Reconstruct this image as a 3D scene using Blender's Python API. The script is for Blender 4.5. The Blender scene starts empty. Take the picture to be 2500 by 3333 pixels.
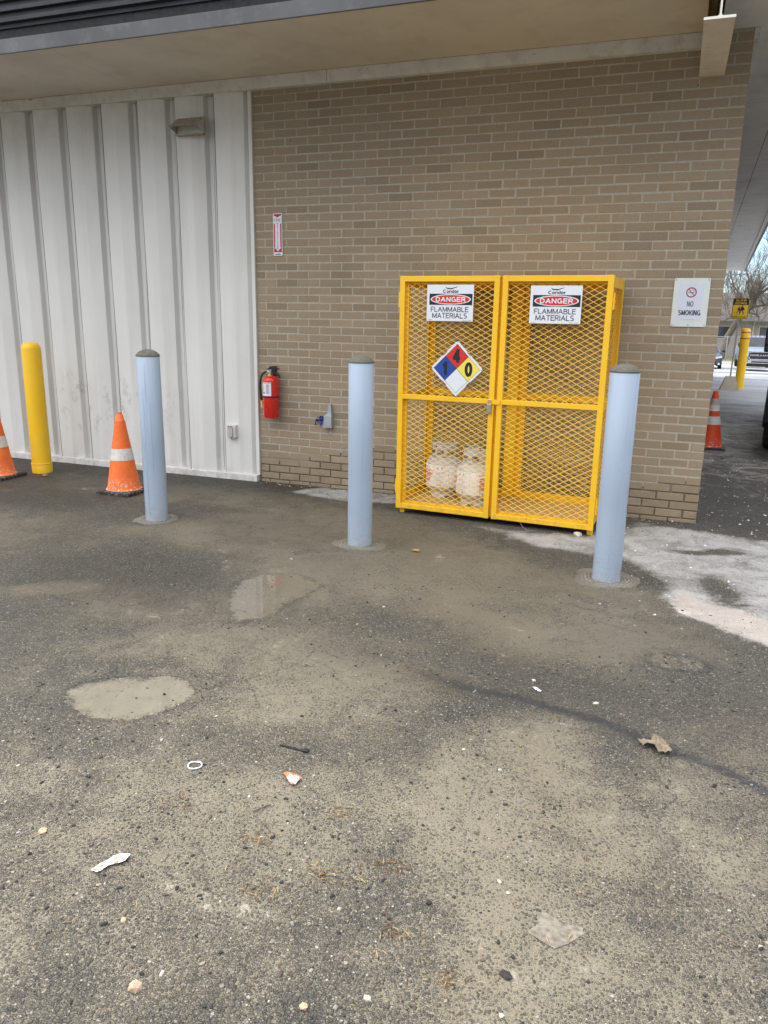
import bpy, bmesh, math, random
import numpy as np
from mathutils import Vector, Matrix, noise as mnoise
R = math.radians
random.seed(7)
scene = bpy.context.scene
COL = scene.collection

# ------------------------------------------------------------------ camera, sky, sun, exposure
CF, CYAW, CPIT, CROL = 2505.25, 0.350139, -0.249820, 0.016771
CAMP = Vector((3.4622, -6.32195, 1.54084))
cam_d = bpy.data.cameras.new('camera')
cam = bpy.data.objects.new('camera', cam_d)
COL.objects.link(cam)
cam_d.sensor_fit = 'VERTICAL'
cam_d.sensor_height = 24.0
cam_d.sensor_width = 24.0
cam_d.lens = CF / 3333.0 * 24.0
cam_d.clip_start = 0.05
cam_d.clip_end = 3000
cam.matrix_world = Matrix.Translation(CAMP) @ (Matrix.Rotation(CYAW, 4, 'Z') @ Matrix.Rotation(math.pi / 2 + CPIT, 4, 'X') @ Matrix.Rotation(CROL, 4, 'Z'))
scene.camera = cam

world = bpy.data.worlds.new('World')
scene.world = world
world.use_nodes = True
SUN_EL, SUN_AZ = R(36), R(-62)          # azimuth measured from +Y towards +X: sun behind the building, to the left
wn = world.node_tree.nodes
wl = world.node_tree.links
wn.clear()
w_out = wn.new('ShaderNodeOutputWorld')
w_bg = wn.new('ShaderNodeBackground')
w_sky = wn.new('ShaderNodeTexSky')
w_sky.sky_type = 'NISHITA'
w_sky.sun_disc = False
w_sky.sun_elevation = SUN_EL
w_sky.sun_rotation = SUN_AZ
w_sky.air_density = 1.1
w_sky.dust_density = 0.6
w_sky.ozone_density = 1.0
# thin broken cloud: white veil over most of the dome, blue left near the horizon ahead
w_tc = wn.new('ShaderNodeTexCoord')
w_map = wn.new('ShaderNodeMapping')
w_map.inputs['Scale'].default_value = (1.0, 1.0, 2.2)
w_no = wn.new('ShaderNodeTexNoise')
w_no.inputs['Scale'].default_value = 1.6
w_no.inputs['Detail'].default_value = 5
w_rmp = wn.new('ShaderNodeMapRange')
w_rmp.inputs['From Min'].default_value = 0.36
w_rmp.inputs['From Max'].default_value = 0.62
w_rmp.inputs['To Min'].default_value = 0.6
w_rmp.inputs['To Max'].default_value = 1.0
w_sep = wn.new('ShaderNodeSeparateXYZ')
w_f = wn.new('ShaderNodeMapRange')       # less cloud towards +Y (blue gap behind the trees)
w_f.inputs['From Min'].default_value = 0.2
w_f.inputs['From Max'].default_value = 0.95
w_f.inputs['To Min'].default_value = 1.0
w_f.inputs['To Max'].default_value = 0.25
w_mul = wn.new('ShaderNodeMath'); w_mul.operation = 'MULTIPLY'
w_mix = wn.new('ShaderNodeMix'); w_mix.data_type = 'RGBA'
w_mix.inputs[7].default_value = (8.6, 8.45, 8.2, 1)
wl.new(w_tc.outputs['Generated'], w_map.inputs['Vector'])
wl.new(w_map.outputs[0], w_no.inputs['Vector'])
wl.new(w_no.outputs[0], w_rmp.inputs[0])
wl.new(w_tc.outputs['Generated'], w_sep.inputs[0])
wl.new(w_sep.outputs[1], w_f.inputs[0])
wl.new(w_rmp.outputs[0], w_mul.inputs[0])
wl.new(w_f.outputs[0], w_mul.inputs[1])
w_g = wn.new('ShaderNodeMapRange')
w_g.inputs['From Min'].default_value = 0.12
w_g.inputs['From Max'].default_value = 0.95
w_g.inputs['To Min'].default_value = 0.14
w_g.inputs['To Max'].default_value = 1.35
wl.new(w_sep.outputs[2], w_g.inputs[0])
w_cc = wn.new('ShaderNodeMix'); w_cc.data_type = 'RGBA'; w_cc.blend_type = 'MULTIPLY'
w_cc.inputs[0].default_value = 1.0
w_cc.inputs[6].default_value = (8.8, 8.7, 8.6, 1)
wl.new(w_g.outputs[0], w_cc.inputs[7])
w_x = wn.new('ShaderNodeMapRange')
w_x.inputs['From Min'].default_value = -1.0
w_x.inputs['From Max'].default_value = 1.0
w_x.inputs['To Min'].default_value = 1.45
w_x.inputs['To Max'].default_value = 0.55
wl.new(w_sep.outputs[0], w_x.inputs[0])
w_c2 = wn.new('ShaderNodeMix'); w_c2.data_type = 'RGBA'; w_c2.blend_type = 'MULTIPLY'
w_c2.inputs[0].default_value = 1.0
wl.new(w_cc.outputs[2], w_c2.inputs[6])
wl.new(w_x.outputs[0], w_c2.inputs[7])
wl.new(w_c2.outputs[2], w_mix.inputs[7])
w_tint = wn.new('ShaderNodeMix'); w_tint.data_type = 'RGBA'; w_tint.blend_type = 'MULTIPLY'
w_tint.inputs[0].default_value = 1.0
w_tint.inputs[7].default_value = (0.50, 0.62, 0.86, 1)
wl.new(w_sky.outputs[0], w_tint.inputs[6])
wl.new(w_mul.outputs[0], w_mix.inputs[0])
wl.new(w_tint.outputs[2], w_mix.inputs[6])
wl.new(w_mix.outputs[2], w_bg.inputs[0])
w_bg.inputs[1].default_value = 0.12
wl.new(w_bg.outputs[0], w_out.inputs[0])

sun_d = bpy.data.lights.new('sun', 'SUN')
sun_d.energy = 0.7
sun_d.angle = R(6)
sun_d.color = (1.0, 0.95, 0.87)
sun = bpy.data.objects.new('sun', sun_d)
COL.objects.link(sun)
sd = Vector((math.sin(SUN_AZ) * math.cos(SUN_EL), math.cos(SUN_AZ) * math.cos(SUN_EL), math.sin(SUN_EL)))
sun.rotation_euler = sd.to_track_quat('Z', 'Y').to_euler()

vs = scene.view_settings
scene.display_settings.display_device = 'sRGB'
vs.view_transform = 'Standard'
vs.look = 'None'
vs.gamma = 1
vs.exposure = 1.72

# ------------------------------------------------------------------ helpers: nodes
class NT:
    def __init__(s, name, rough=0.6, spec=0.5, metal=0.0, base=(0.5, 0.5, 0.5)):
        s.m = bpy.data.materials.new(name)
        s.m.use_nodes = True
        s.t = s.m.node_tree
        s.b = s.t.nodes['Principled BSDF']
        s.b.inputs['Roughness'].default_value = rough
        s.b.inputs['Metallic'].default_value = metal
        s.b.inputs['Specular IOR Level'].default_value = spec
        s.b.inputs['Base Color'].default_value = (*base, 1)
    def n(s, typ, **kw):
        nd = s.t.nodes.new('ShaderNode' + typ)
        for k, v in kw.items():
            if k.startswith('i_'):
                key = k[2:]
                key = int(key) if key.isdigit() else key.replace('_', ' ')
                if isinstance(v, bpy.types.NodeSocket):
                    s.t.links.new(v, nd.inputs[key])
                else:
                    if isinstance(v, tuple) and len(v) == 3 and nd.inputs[key].type == 'RGBA':
                        v = (*v, 1)
                    nd.inputs[key].default_value = v
            else:
                setattr(nd, k, v)
        return nd
    def link(s, a, b):
        s.t.links.new(a, s.b.inputs[b] if isinstance(b, str) else b)
    def pos(s):
        if not hasattr(s, '_p'):
            s._p = s.n('NewGeometry').outputs['Position']
        return s._p
    def opos(s):
        if not hasattr(s, '_o'):
            s._o = s.n('TexCoord').outputs['Object']
        return s._o
    def noise(s, scale, detail=3, vec=None, rough=0.5, stretch=None, dist=0.0):
        v = vec or s.pos()
        if stretch:
            v = s.n('VectorMath', operation='MULTIPLY', i_0=v, i_1=stretch).outputs[0]
        return s.n('TexNoise', i_Vector=v, i_Scale=scale, i_Detail=detail, i_Roughness=rough, i_Distortion=dist).outputs[0]
    def rng(s, val, a, b, c=0.0, d=1.0, smooth=False):
        nd = s.n('MapRange', i_Value=val, i_1=a, i_2=b, i_3=c, i_4=d)
        if smooth:
            nd.interpolation_type = 'SMOOTHSTEP'
        return nd.outputs[0]
    def math(s, op, a, b=0.0, c=0.0, clamp=False):
        return s.n('Math', operation=op, use_clamp=clamp, i_0=a, i_1=b, i_2=c).outputs[0]
    def mix(s, f, a, b, mode='MIX'):
        nd = s.n('Mix', data_type='RGBA', blend_type=mode, i_0=f)
        for k, v in ((6, a), (7, b)):
            if isinstance(v, bpy.types.NodeSocket):
                s.t.links.new(v, nd.inputs[k])
            else:
                nd.inputs[k].default_value = (*v, 1)
        return nd.outputs[2]
    def ramp(s, val, stops, const=False):
        nd = s.n('ValToRGB', i_0=val)
        cr = nd.color_ramp
        if const:
            cr.interpolation = 'CONSTANT'
        while len(cr.elements) > len(stops):
            cr.elements.remove(cr.elements[-1])
        while len(cr.elements) < len(stops):
            cr.elements.new(0.5)
        for e, (p, c) in zip(cr.elements, stops):
            e.position = p
            e.color = (*c, 1)
        return nd.outputs[0]
    def bump(s, h, strength=0.3, dist=0.01, normal=None):
        nd = s.n('Bump', i_Height=h, i_Strength=strength, i_Distance=dist)
        if normal is not None:
            s.t.links.new(normal, nd.inputs['Normal'])
        return nd.outputs[0]

def plain(name, col, rough=0.5, metal=0.0, var=0.12, vscale=9.0, spec=0.5, dirt=None, bump=0.0, bscale=120, coat=0.0):
    """procedural paint / plastic / metal with gentle tone variation and optional dirt"""
    m = NT(name, rough, spec, metal, col)
    n1 = m.noise(vscale, 4)
    c = m.mix(m.rng(n1, 0.3, 0.7), tuple(x * (1 - var) for x in col), tuple(min(1, x * (1 + var)) for x in col))
    if dirt:
        dcol, amt, ds = dirt
        n2 = m.noise(ds, 6, rough=0.65)
        c = m.mix(m.rng(n2, 0.5, 0.72, 0, amt), c, dcol)
    m.link(c, 'Base Color')
    m.link(m.rng(m.noise(vscale * 3, 4), 0.3, 0.7, max(0.02, rough - 0.08), min(1, rough + 0.1)), 'Roughness')
    if bump:
        m.link(m.bump(m.noise(bscale, 3), bump, 0.002), 'Normal')
    if coat:
        m.b.inputs['Coat Weight'].default_value = coat
    return m.m

# ------------------------------------------------------------------ helpers: mesh
class MB:
    def __init__(s):
        s.v = []; s.f = []; s.m = []; s.sm = []; s.mats = []; s.cur = 0
    def mat(s, m):
        if m not in s.mats:
            s.mats.append(m)
        s.cur = s.mats.index(m)
        return s
    def add(s, vs, fs, smooth=False, M=None):
        o = len(s.v)
        if M is not None:
            vs = [M @ Vector(v) for v in vs]
        s.v.extend([tuple(v) for v in vs])
        for f in fs:
            s.f.append(tuple(i + o for i in f)); s.m.append(s.cur); s.sm.append(smooth)
        return s
    def box(s, x0, x1, y0, y1, z0, z1, M=None, bev=0.0):
        if bev > 0:
            b = bev
            bm = bmesh.new()
            vv = [bm.verts.new((x, y, z)) for x in (x0, x1) for y in (y0, y1) for z in (z0, z1)]
            for f in ((0,1,3,2),(4,6,7,5),(0,4,5,1),(2,3,7,6),(0,2,6,4),(1,5,7,3)):
                bm.faces.new([vv[i] for i in f])
            bmesh.ops.bevel(bm, geom=bm.edges[:], offset=b, segments=2, profile=0.6, affect='EDGES')
            bm.verts.index_update()
            s.add([v.co[:] for v in bm.verts], [[v.index for v in f.verts] for f in bm.faces], False, M)
            bm.free()
            return s
        vs = [(x, y, z) for x in (x0, x1) for y in (y0, y1) for z in (z0, z1)]
        return s.add(vs, [(0,1,3,2),(4,6,7,5),(0,4,5,1),(2,3,7,6),(0,2,6,4),(1,5,7,3)], False, M)
    def lathe(s, prof, seg=32, M=None, a0=0.0, a1=2*math.pi, smooth=True, caps=True):
        """prof: list of (r,z)"""
        full = abs(a1 - a0 - 2 * math.pi) < 1e-6
        n = seg if full else seg + 1
        vs = []; fs = []
        for r, z in prof:
            for i in range(n):
                a = a0 + (a1 - a0) * i / seg
                vs.append((r * math.cos(a), r * math.sin(a), z))
        for j in range(len(prof) - 1):
            for i in range(seg):
                i2 = (i + 1) % n
                fs.append((j*n+i, j*n+i2, (j+1)*n+i2, (j+1)*n+i))
        if full and caps:
            if prof[0][0] > 1e-6: fs.append(tuple(reversed(range(n))))
            if prof[-1][0] > 1e-6: fs.append(tuple((len(prof)-1)*n+i for i in range(n)))
        return s.add(vs, fs, smooth, M)
    def tube(s, pts, rad, seg=8, smooth=True, caps=True, M=None):
        pts = [Vector(p) for p in pts]
        rads = rad if isinstance(rad, (list, tuple)) else [rad] * len(pts)
        vs = []; fs = []
        prev = None
        for k, p in enumerate(pts):
            if k == 0: t = pts[1] - p
            elif k == len(pts) - 1: t = p - pts[k-1]
            else: t = (pts[k+1] - p).normalized() + (p - pts[k-1]).normalized()
            t = t.normalized() if t.length > 1e-9 else Vector((0,0,1))
            if prev is None:
                up = Vector((0,0,1)) if abs(t.z) < 0.9 else Vector((1,0,0))
                a = t.cross(up).normalized()
            else:
                a = prev - t * prev.dot(t)
                a = a.normalized() if a.length > 1e-6 else t.orthogonal().normalized()
            prev = a
            b = t.cross(a)
            for i in range(seg):
                an = 2 * math.pi * i / seg
                vs.append(p + (a * math.cos(an) + b * math.sin(an)) * rads[k])
        for k in range(len(pts) - 1):
            for i in range(seg):
                i2 = (i + 1) % seg
                fs.append((k*seg+i, (k+1)*seg+i, (k+1)*seg+i2, k*seg+i2))
        if caps:
            fs.append(tuple(range(seg)))
            fs.append(tuple(reversed([(len(pts)-1)*seg+i for i in range(seg)])))
        return s.add(vs, fs, smooth, M)
    def prism(s, poly, axis, c0, c1, M=None, smooth=False):
        """poly 2D points; axis 'y': poly in xz, extruded y c0..c1; 'z': xy; 'x': yz"""
        n = len(poly)
        def p(a, b, c):
            return (a, c, b) if axis == 'y' else ((a, b, c) if axis == 'z' else (c, a, b))
        vs = [p(a, b, c0) for a, b in poly] + [p(a, b, c1) for a, b in poly]
        fs = [tuple(range(n)), tuple(reversed(range(n, 2*n)))]
        for i in range(n):
            j = (i + 1) % n
            fs.append((i, i + n, j + n, j))
        return s.add(vs, fs, smooth, M)
    def build(s, name, parent=None, mat=None, loc=None, rotz=0.0, col=None):
        me = bpy.data.meshes.new(name)
        me.from_pydata(s.v, [], s.f)
        mats = s.mats if s.mats else [mat]
        for m in mats:
            me.materials.append(m)
        if s.mats:
            me.polygons.foreach_set('material_index', s.m)
        me.polygons.foreach_set('use_smooth', s.sm)
        bm = bmesh.new(); bm.from_mesh(me)
        bmesh.ops.recalc_face_normals(bm, faces=bm.faces[:])
        bm.to_mesh(me); bm.free()
        if any(s.sm):
            try:
                me.set_sharp_from_angle(angle=R(38))
            except Exception:
                pass
        o = bpy.data.objects.new(name, me)
        COL.objects.link(o)
        if parent: o.parent = parent
        if loc: o.location = loc
        o.rotation_euler = (0, 0, rotz)
        return o

def tag(o, label=None, cat=None, group=None, kind=None):
    if label: o['label'] = label
    if cat: o['category'] = cat
    if group: o['group'] = group
    if kind: o['kind'] = kind
    return o

def thing(name, label, cat, loc=(0,0,0), rotz=0.0, group=None):
    o = bpy.data.objects.new(name, None)
    COL.objects.link(o)
    o.location = loc
    o.rotation_euler = (0, 0, rotz)
    o.empty_display_size = 0.1
    return tag(o, label, cat, group)

def _arc(cx, cy, rx, ry, a0, a1, n=10):
    return [(cx + rx * math.cos(R(a0 + (a1 - a0) * i / n)), cy + ry * math.sin(R(a0 + (a1 - a0) * i / n))) for i in range(n + 1)]
GL = {
 'A': (.74, [[(0,0),(.37,1),(.74,0)], [(.13,.34),(.61,.34)]]),
 'B': (.60, [[(.36,.53),(0,.53)], [(.30,1),(0,1),(0,0),(.33,0)], _arc(.30,.765,.25,.235,90,-90), _arc(.33,.265,.27,.265,90,-90)]),
 'C': (.66, [_arc(.35,.5,.35,.5,48,312,18)]),
 'D': (.64, [[(.28,1),(0,1),(0,0),(.28,0)], _arc(.28,.5,.36,.5,90,-90,16)]),
 'E': (.54, [[(.54,1),(0,1),(0,0),(.54,0)], [(0,.52),(.48,.52)]]),
 'F': (.52, [[(.52,1),(0,1),(0,0)], [(0,.50),(.44,.50)]]),
 'G': (.70, [_arc(.35,.5,.35,.5,48,325,18), [(.40,.46),(.69,.46),(.69,.02)]]),
 'H': (.64, [[(0,0),(0,1)], [(.64,0),(.64,1)], [(0,.53),(.64,.53)]]),
 'I': (.0, [[(0,0),(0,1)]]),
 'K': (.62, [[(0,0),(0,1)], [(.60,1),(.02,.40)], [(.20,.58),(.62,0)]]),
 'L': (.50, [[(0,1),(0,0),(.50,0)]]),
 'M': (.80, [[(0,0),(0,1)], [(.80,0),(.80,1)], [(.02,1),(.40,.05)], [(.78,1),(.40,.05)]]),
 'N': (.64, [[(0,0),(0,1)], [(.64,0),(.64,1)], [(.01,1),(.63,0)]]),
 'O': (.72, [_arc(.36,.5,.36,.5,0,360,26)]),
 'P': (.58, [[(.32,1),(0,1),(0,0)], [(0,.46),(.32,.46)], _arc(.32,.73,.26,.27,90,-90)]),
 'R': (.62, [[(.32,1),(0,1),(0,0)], [(0,.48),(.34,.48)], _arc(.32,.74,.26,.26,90,-90), [(.34,.48),(.60,0)]]),
 'S': (.58, [_arc(.29,.755,.26,.245,35,270,12) + _arc(.29,.255,.28,.255,90,-145,12)]),
 'T': (.60, [[(0,1),(.60,1)], [(.30,1),(.30,0)]]),
 'U': (.62, [[(0,1),(0,.30)] + _arc(.31,.31,.31,.31,180,360,12) + [(.62,1)]]),
 'W': (.98, [[(0,1),(.24,0)], [(.24,0),(.49,1)], [(.49,1),(.74,0)], [(.74,0),(.98,1)]]),
 'X': (.64, [[(0,0),(.64,1)], [(0,1),(.64,0)]]),
 '4': (.58, [[(.42,0),(.42,1)], [(.42,1),(0,.30)], [(0,.27),(.58,.27)]]),
 '1': (.26, [[(.26,0),(.26,1)], [(.26,.97),(.16,.80)], [(.18,.79),(0,.77)]]),
 '0': (.56, [_arc(.28,.5,.28,.5,0,360,26)]),
 'n': (.42, [[(0,0),(0,.66)], [(0,.38)] + _arc(.21,.44,.21,.22,170,0,8) + [(.42,0)]]),
 'o': (.46, [_arc(.23,.33,.23,.33,0,360,18)]),
 'd': (.46, [_arc(.23,.33,.23,.33,0,360,18), [(.46,0),(.46,1)]]),
 'r': (.26, [[(0,0),(0,.66)], [(0,.36)] + _arc(.24,.40,.24,.25,170,90,5) + [(.28,.65)]]),
}
def put_text(mb, txt, x0, x1, z0, z1, y, bold=0.02, shear=0.0, spacing=1.0, sw=None):
    """block lettering drawn as strokes; bold 0..0.05 sets the stroke weight"""
    H = z1 - z0
    sw = (sw if sw is not None else .125 + bold * 2.6) * H
    gap = .30 * spacing
    ws = [(.36 if c == ' ' else GL[c][0]) for c in txt]
    total = sum(ws) + gap * (len(txt) - 1)
    sx = (x1 - x0 - sw) / max(total, 1e-6) if total > 1e-6 else 1.0
    hz = H - sw
    cx = x0 + sw / 2
    st = 0
    for c, w in zip(txt, ws):
        if c != ' ':
            for pl in GL[c][1]:
                P = [Vector((cx + a * sx, z0 + sw / 2 + b_ * hz)) for a, b_ in pl]
                runs = [[P[0]]]
                for i in range(1, len(P)):
                    runs[-1].append(P[i])
                    if i < len(P) - 1:
                        u = (P[i] - P[i-1]); v = (P[i+1] - P[i])
                        if u.length > 1e-9 and v.length > 1e-9 and u.normalized().dot(v.normalized()) < .75:
                            runs.append([P[i]])
                for k, rn in enumerate(runs):
                    if len(rn) < 2: continue
                    rn = list(rn)
                    e = sw / 2
                    closed = (rn[0] - rn[-1]).length < 1e-6
                    if k > 0 or c in 'AEFLMNHITKWX41dnrPRBDU':
                        if not closed:
                            d0 = (rn[0] - rn[1]).normalized(); d1 = (rn[-1] - rn[-2]).normalized()
                            ex_ = e * (.95 if c in 'EFLHITPRBD' else .6)
                            if len(rn) == 2 or k > 0: rn[0] = rn[0] + d0 * ex_
                            if len(rn) == 2: rn[-1] = rn[-1] + d1 * ex_
                    if closed:
                        vs = []; n = len(rn) - 1
                        for i in range(n):
                            t = (rn[(i+1) % n] - rn[i-1 if i else n-1]).normalized(); nn = Vector((-t.y, t.x)) * sw / 2
                            vs += [(rn[i].x + nn.x, y - st * 2.5e-5, rn[i].y + nn.y), (rn[i].x - nn.x, y - st * 2.5e-5, rn[i].y - nn.y)]
                        mb.add(vs, [(2*i, 2*i+1, (2*i+3) % (2*n), (2*i+2) % (2*n)) for i in range(n)])
                    else:
                        stroke(mb, [tuple(p) for p in rn], sw, y - st * 2.5e-5)
                    st = (st + 1) % 12
        cx += (w + gap) * sx

def flat(mb, pts, y):
    """flat polygon in xz at depth y"""
    mb.add([(a, y, b) for a, b in pts], [tuple(range(len(pts)))])
def disc(cx, cz, rx, rz=None, n=32):
    rz = rz or rx
    return [(cx + rx * math.cos(2*math.pi*i/n), cz + rz * math.sin(2*math.pi*i/n)) for i in range(n)]
def ringstrip(mb, cx, cz, r0, r1, y, n=40, rzs=1.0):
    vs = []
    for i in range(n):
        a = 2*math.pi*i/n
        vs.append((cx + r0*math.cos(a), y, cz + r0*rzs*math.sin(a)))
        vs.append((cx + r1*math.cos(a), y, cz + r1*rzs*math.sin(a)))
    mb.add(vs, [(2*i, 2*i+1, (2*i+3) % (2*n), (2*i+2) % (2*n)) for i in range(n)])
def stroke(mb, pts, w, y):
    pts = [Vector((a, b)) for a, b in pts]
    vs = []
    for i, p in enumerate(pts):
        t = (pts[min(i+1, len(pts)-1)] - pts[max(i-1, 0)])
        t = t.normalized(); nn = Vector((-t.y, t.x)) * w / 2
        vs += [(p.x + nn.x, y, p.y + nn.y), (p.x - nn.x, y, p.y - nn.y)]
    mb.add(vs, [(2*i, 2*i+1, 2*i+3, 2*i+2) for i in range(len(pts)-1)])
def rrect(x0, x1, z0, z1, r, n=5):
    out = []
    for cx, cz, a in ((x1-r, z1-r, 0), (x0+r, z1-r, 90), (x0+r, z0+r, 180), (x1-r, z0+r, 270)):
        for k in range(n+1):
            t = R(a + 90*k/n)
            out.append((cx + r*math.cos(t), cz + r*math.sin(t)))
    return out

# ------------------------------------------------------------------ materials
def mat_brick():
    m = NT('buff_brick', 0.9, 0.25)
    at = m.n('Attribute', attribute_name='tone').outputs['Fac']
    c = m.ramp(at, [(0.0, (0.275, 0.215, 0.146)), (0.3, (0.345, 0.273, 0.189)), (0.65, (0.382, 0.304, 0.212)), (1.0, (0.44, 0.355, 0.252))])
    fine = m.noise(170, 4, rough=0.7)
    c = m.mix(m.rng(fine, 0.3, 0.72), m.mix(0.45, c, (0.12, 0.085, 0.05)), m.mix(0.25, c, (0.62, 0.55, 0.43)))
    pits = m.noise(60, 5, rough=0.75)
    c = m.mix(m.rng(pits, 0.58, 0.72, 0, 0.4), c, (0.15, 0.11, 0.075))
    big = m.noise(0.9, 3)
    c = m.mix(m.rng(big, 0.35, 0.7, 0.0, 0.25), c, (0.20, 0.165, 0.12))
    z = m.n('SeparateXYZ', i_0=m.pos()).outputs[2]
    low = m.math('MULTIPLY', m.rng(z, 0.0, 0.42, 1, 0), m.rng(m.noise(6, 6, rough=0.75), 0.42, 0.66, 0, 0.55))
    c = m.mix(low, c, (0.15, 0.122, 0.088))
    run = m.math('MULTIPLY', m.rng(m.noise(4.5, 5, stretch=(1, 1, .07), rough=.6), .58, .74, 0, .35), m.rng(m.noise(1.2, 3), .4, .6))
    c = m.mix(run, c, (0.22, 0.185, 0.14))
    c = m.mix(m.rng(m.noise(95, 2), 0.775, 0.79, 0, .8), c, (0.72, 0.70, 0.66))
    c = m.mix(m.math('MULTIPLY', m.rng(m.noise(33, 3, vec=m.n('VectorMath', operation='ADD', i_0=m.pos(), i_1=(5.0, 0.0, 9.0)).outputs[0]), 0.74, 0.76, 0, .9), 1.0), c, (0.05, 0.035, 0.025))
    m.link(c, 'Base Color')
    bark = m.noise(75, 5, rough=0.72, stretch=(1.0, 1.0, 0.6), dist=0.8)
    nrm = m.bump(bark, 0.85, 0.004)
    nrm = m.bump(fine, 0.35, 0.0015, nrm)
    m.link(nrm, 'Normal')
    return m.m
def mat_mortar():
    m = NT('mortar', 0.95, 0.2)
    n1 = m.noise(40, 5, rough=0.7)
    c = m.mix(m.rng(n1, 0.3, 0.7), (0.36, 0.325, 0.26), (0.50, 0.46, 0.385))
    z = m.n('SeparateXYZ', i_0=m.pos()).outputs[2]
    low = m.rng(m.math('ADD', z, m.math('MULTIPLY', m.noise(2.5, 3), 0.22)), 0.36, 0.42, 1, 0)
    c = m.mix(low, c, (0.25, 0.205, 0.150))
    m.link(c, 'Base Color')
    m.link(m.bump(m.noise(130, 4, rough=0.7), 0.6, 0.002), 'Normal')
    return m.m
def mat_siding(name='white_siding_paint'):
    m = NT(name, 0.45, 0.4)
    p = m.pos()
    c = m.mix(m.rng(m.noise(1.3, 4), 0.3, 0.7), (0.70, 0.70, 0.67), (0.77, 0.77, 0.745))
    streak = m.noise(9, 5, stretch=(1.0, 1.0, 0.05), rough=0.6)
    c = m.mix(m.rng(streak, 0.5, 0.75, 0, 0.28), c, (0.48, 0.465, 0.42))
    z = m.n('SeparateXYZ', i_0=p).outputs[2]
    x = m.n('SeparateXYZ', i_0=p).outputs[0]
    band = m.math('MULTIPLY', m.rng(z, 0.25, 0.45, 0, 1, True), m.rng(z, 0.75, 1.05, 1, 0, True))
    side = m.math('MULTIPLY', band, m.math('MULTIPLY', m.rng(x, -2.7, -2.3, 0, 1, True), m.rng(x, -1.3, -0.8, 1, 0, True)))
    sm = m.math('MULTIPLY', m.rng(m.noise(8, 7, rough=0.82, stretch=(1.0, 1.0, 0.55)), 0.52, 0.68), side)
    c = m.mix(m.math('MULTIPLY', sm, 0.45), c, (0.20, 0.19, 0.18))
    top = m.rng(z, 2.9, 3.4, 0, 1)
    c = m.mix(m.math('MULTIPLY', top, m.rng(m.noise(5, 5, rough=0.7), 0.45, 0.7, 0.1, 0.5)), c, (0.42, 0.39, 0.33))
    chip = m.rng(m.math('ADD', m.noise(42, 4, rough=0.7), m.math('MULTIPLY', m.math('SUBTRACT', m.noise(0.9, 2), 0.5), 0.18)), 0.755, 0.775, 0, .8)
    c = m.mix(chip, c, (0.06, 0.055, 0.05))
    base = m.math('MULTIPLY', m.rng(z, 0.0, 0.13, 1, 0), m.rng(m.noise(13, 5, rough=0.7), 0.4, 0.65))
    c = m.mix(m.math('MULTIPLY', base, 0.55), c, (0.25, 0.21, 0.16))
    m.link(c, 'Base Color')
    m.link(m.bump(m.noise(3.5, 3), 0.25, 0.02), 'Normal')
    return m.m
def mat_yellow():
    m = NT('safety_yellow_paint', 0.38, 0.5)
    c = m.mix(m.rng(m.noise(3, 3), 0.3, 0.7), (0.90, 0.510, 0.016), (0.95, 0.565, 0.024))
    c = m.mix(m.rng(m.noise(45, 6, rough=0.8), 0.66, 0.74, 0, 0.6), c, (0.45, 0.25, 0.05))
    z = m.n('SeparateXYZ', i_0=m.pos()).outputs[2]
    grime = m.math('MULTIPLY', m.rng(z, 0.02, 0.22, 1, 0), m.rng(m.noise(18, 5, rough=0.7), 0.45, 0.7, 0, 0.5))
    c = m.mix(grime, c, (0.32, 0.22, 0.10))
    rust = m.math('MULTIPLY', m.rng(m.noise(52, 5, rough=.75), 0.60, 0.66), m.math('MULTIPLY', m.rng(m.noise(3.2, 3), .50, .62), m.rng(z, .10, .16, 1, .18)))
    c = m.mix(m.math('MULTIPLY', rust, .85), c, (0.16, 0.065, 0.02))
    c = m.mix(m.rng(m.noise(8, 6, rough=.8, stretch=(1, 1, .3)), .60, .76, 0, .35), c, (0.55, 0.36, 0.08))
    m.link(c, 'Base Color')
    nr = m.bump(m.noise(9, 3), .25, .01)
    m.link(m.bump(m.noise(260, 2), 0.08, 0.001, nr), 'Normal')
    return m.m
def mat_bollard_blue():
    m = NT('pale_blue_gloss_paint', 0.28, 0.5)
    o = m.opos()
    c = m.mix(m.rng(m.noise(2.2, 4), 0.3, 0.7), (0.325, 0.40, 0.50), (0.375, 0.45, 0.55))
    st = m.noise(38, 5, stretch=(1, 1, 0.035), rough=0.6)
    c = m.mix(m.rng(st, 0.56, 0.70, 0, 0.38), c, (0.25, 0.32, 0.43))
    z = m.n('SeparateXYZ', i_0=o).outputs[2]
    gr = m.math('MULTIPLY', m.rng(z, 0.0, 0.16, 1, 0), m.rng(m.noise(22, 5, rough=0.7), 0.42, 0.65, 0, 0.75))
    c = m.mix(gr, c, (0.34, 0.32, 0.27))
    c = m.mix(m.rng(m.noise(55, 5, rough=.7), 0.69, 0.72, 0, 0.7), c, (0.20, 0.22, 0.24))
    sc_ = m.math('MULTIPLY', m.rng(m.noise(16, 6, rough=.8, stretch=(1, 1, 2.5)), .60, .70, 0, .5), m.rng(m.noise(2.5, 2), .48, .62))
    c = m.mix(sc_, c, (0.26, 0.28, 0.30))
    spl = m.math('MULTIPLY', m.rng(z, 0.0, 0.38, 1, 0), m.rng(m.noise(85, 4), .60, .66, 0, .55))
    c = m.mix(spl, c, (0.27, 0.245, 0.20))
    m.link(c, 'Base Color')
    nr = m.bump(st, 0.12, 0.002)
    m.link(m.bump(m.noise(30, 3), 0.08, 0.002, nr), 'Normal')
    return m.m
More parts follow.
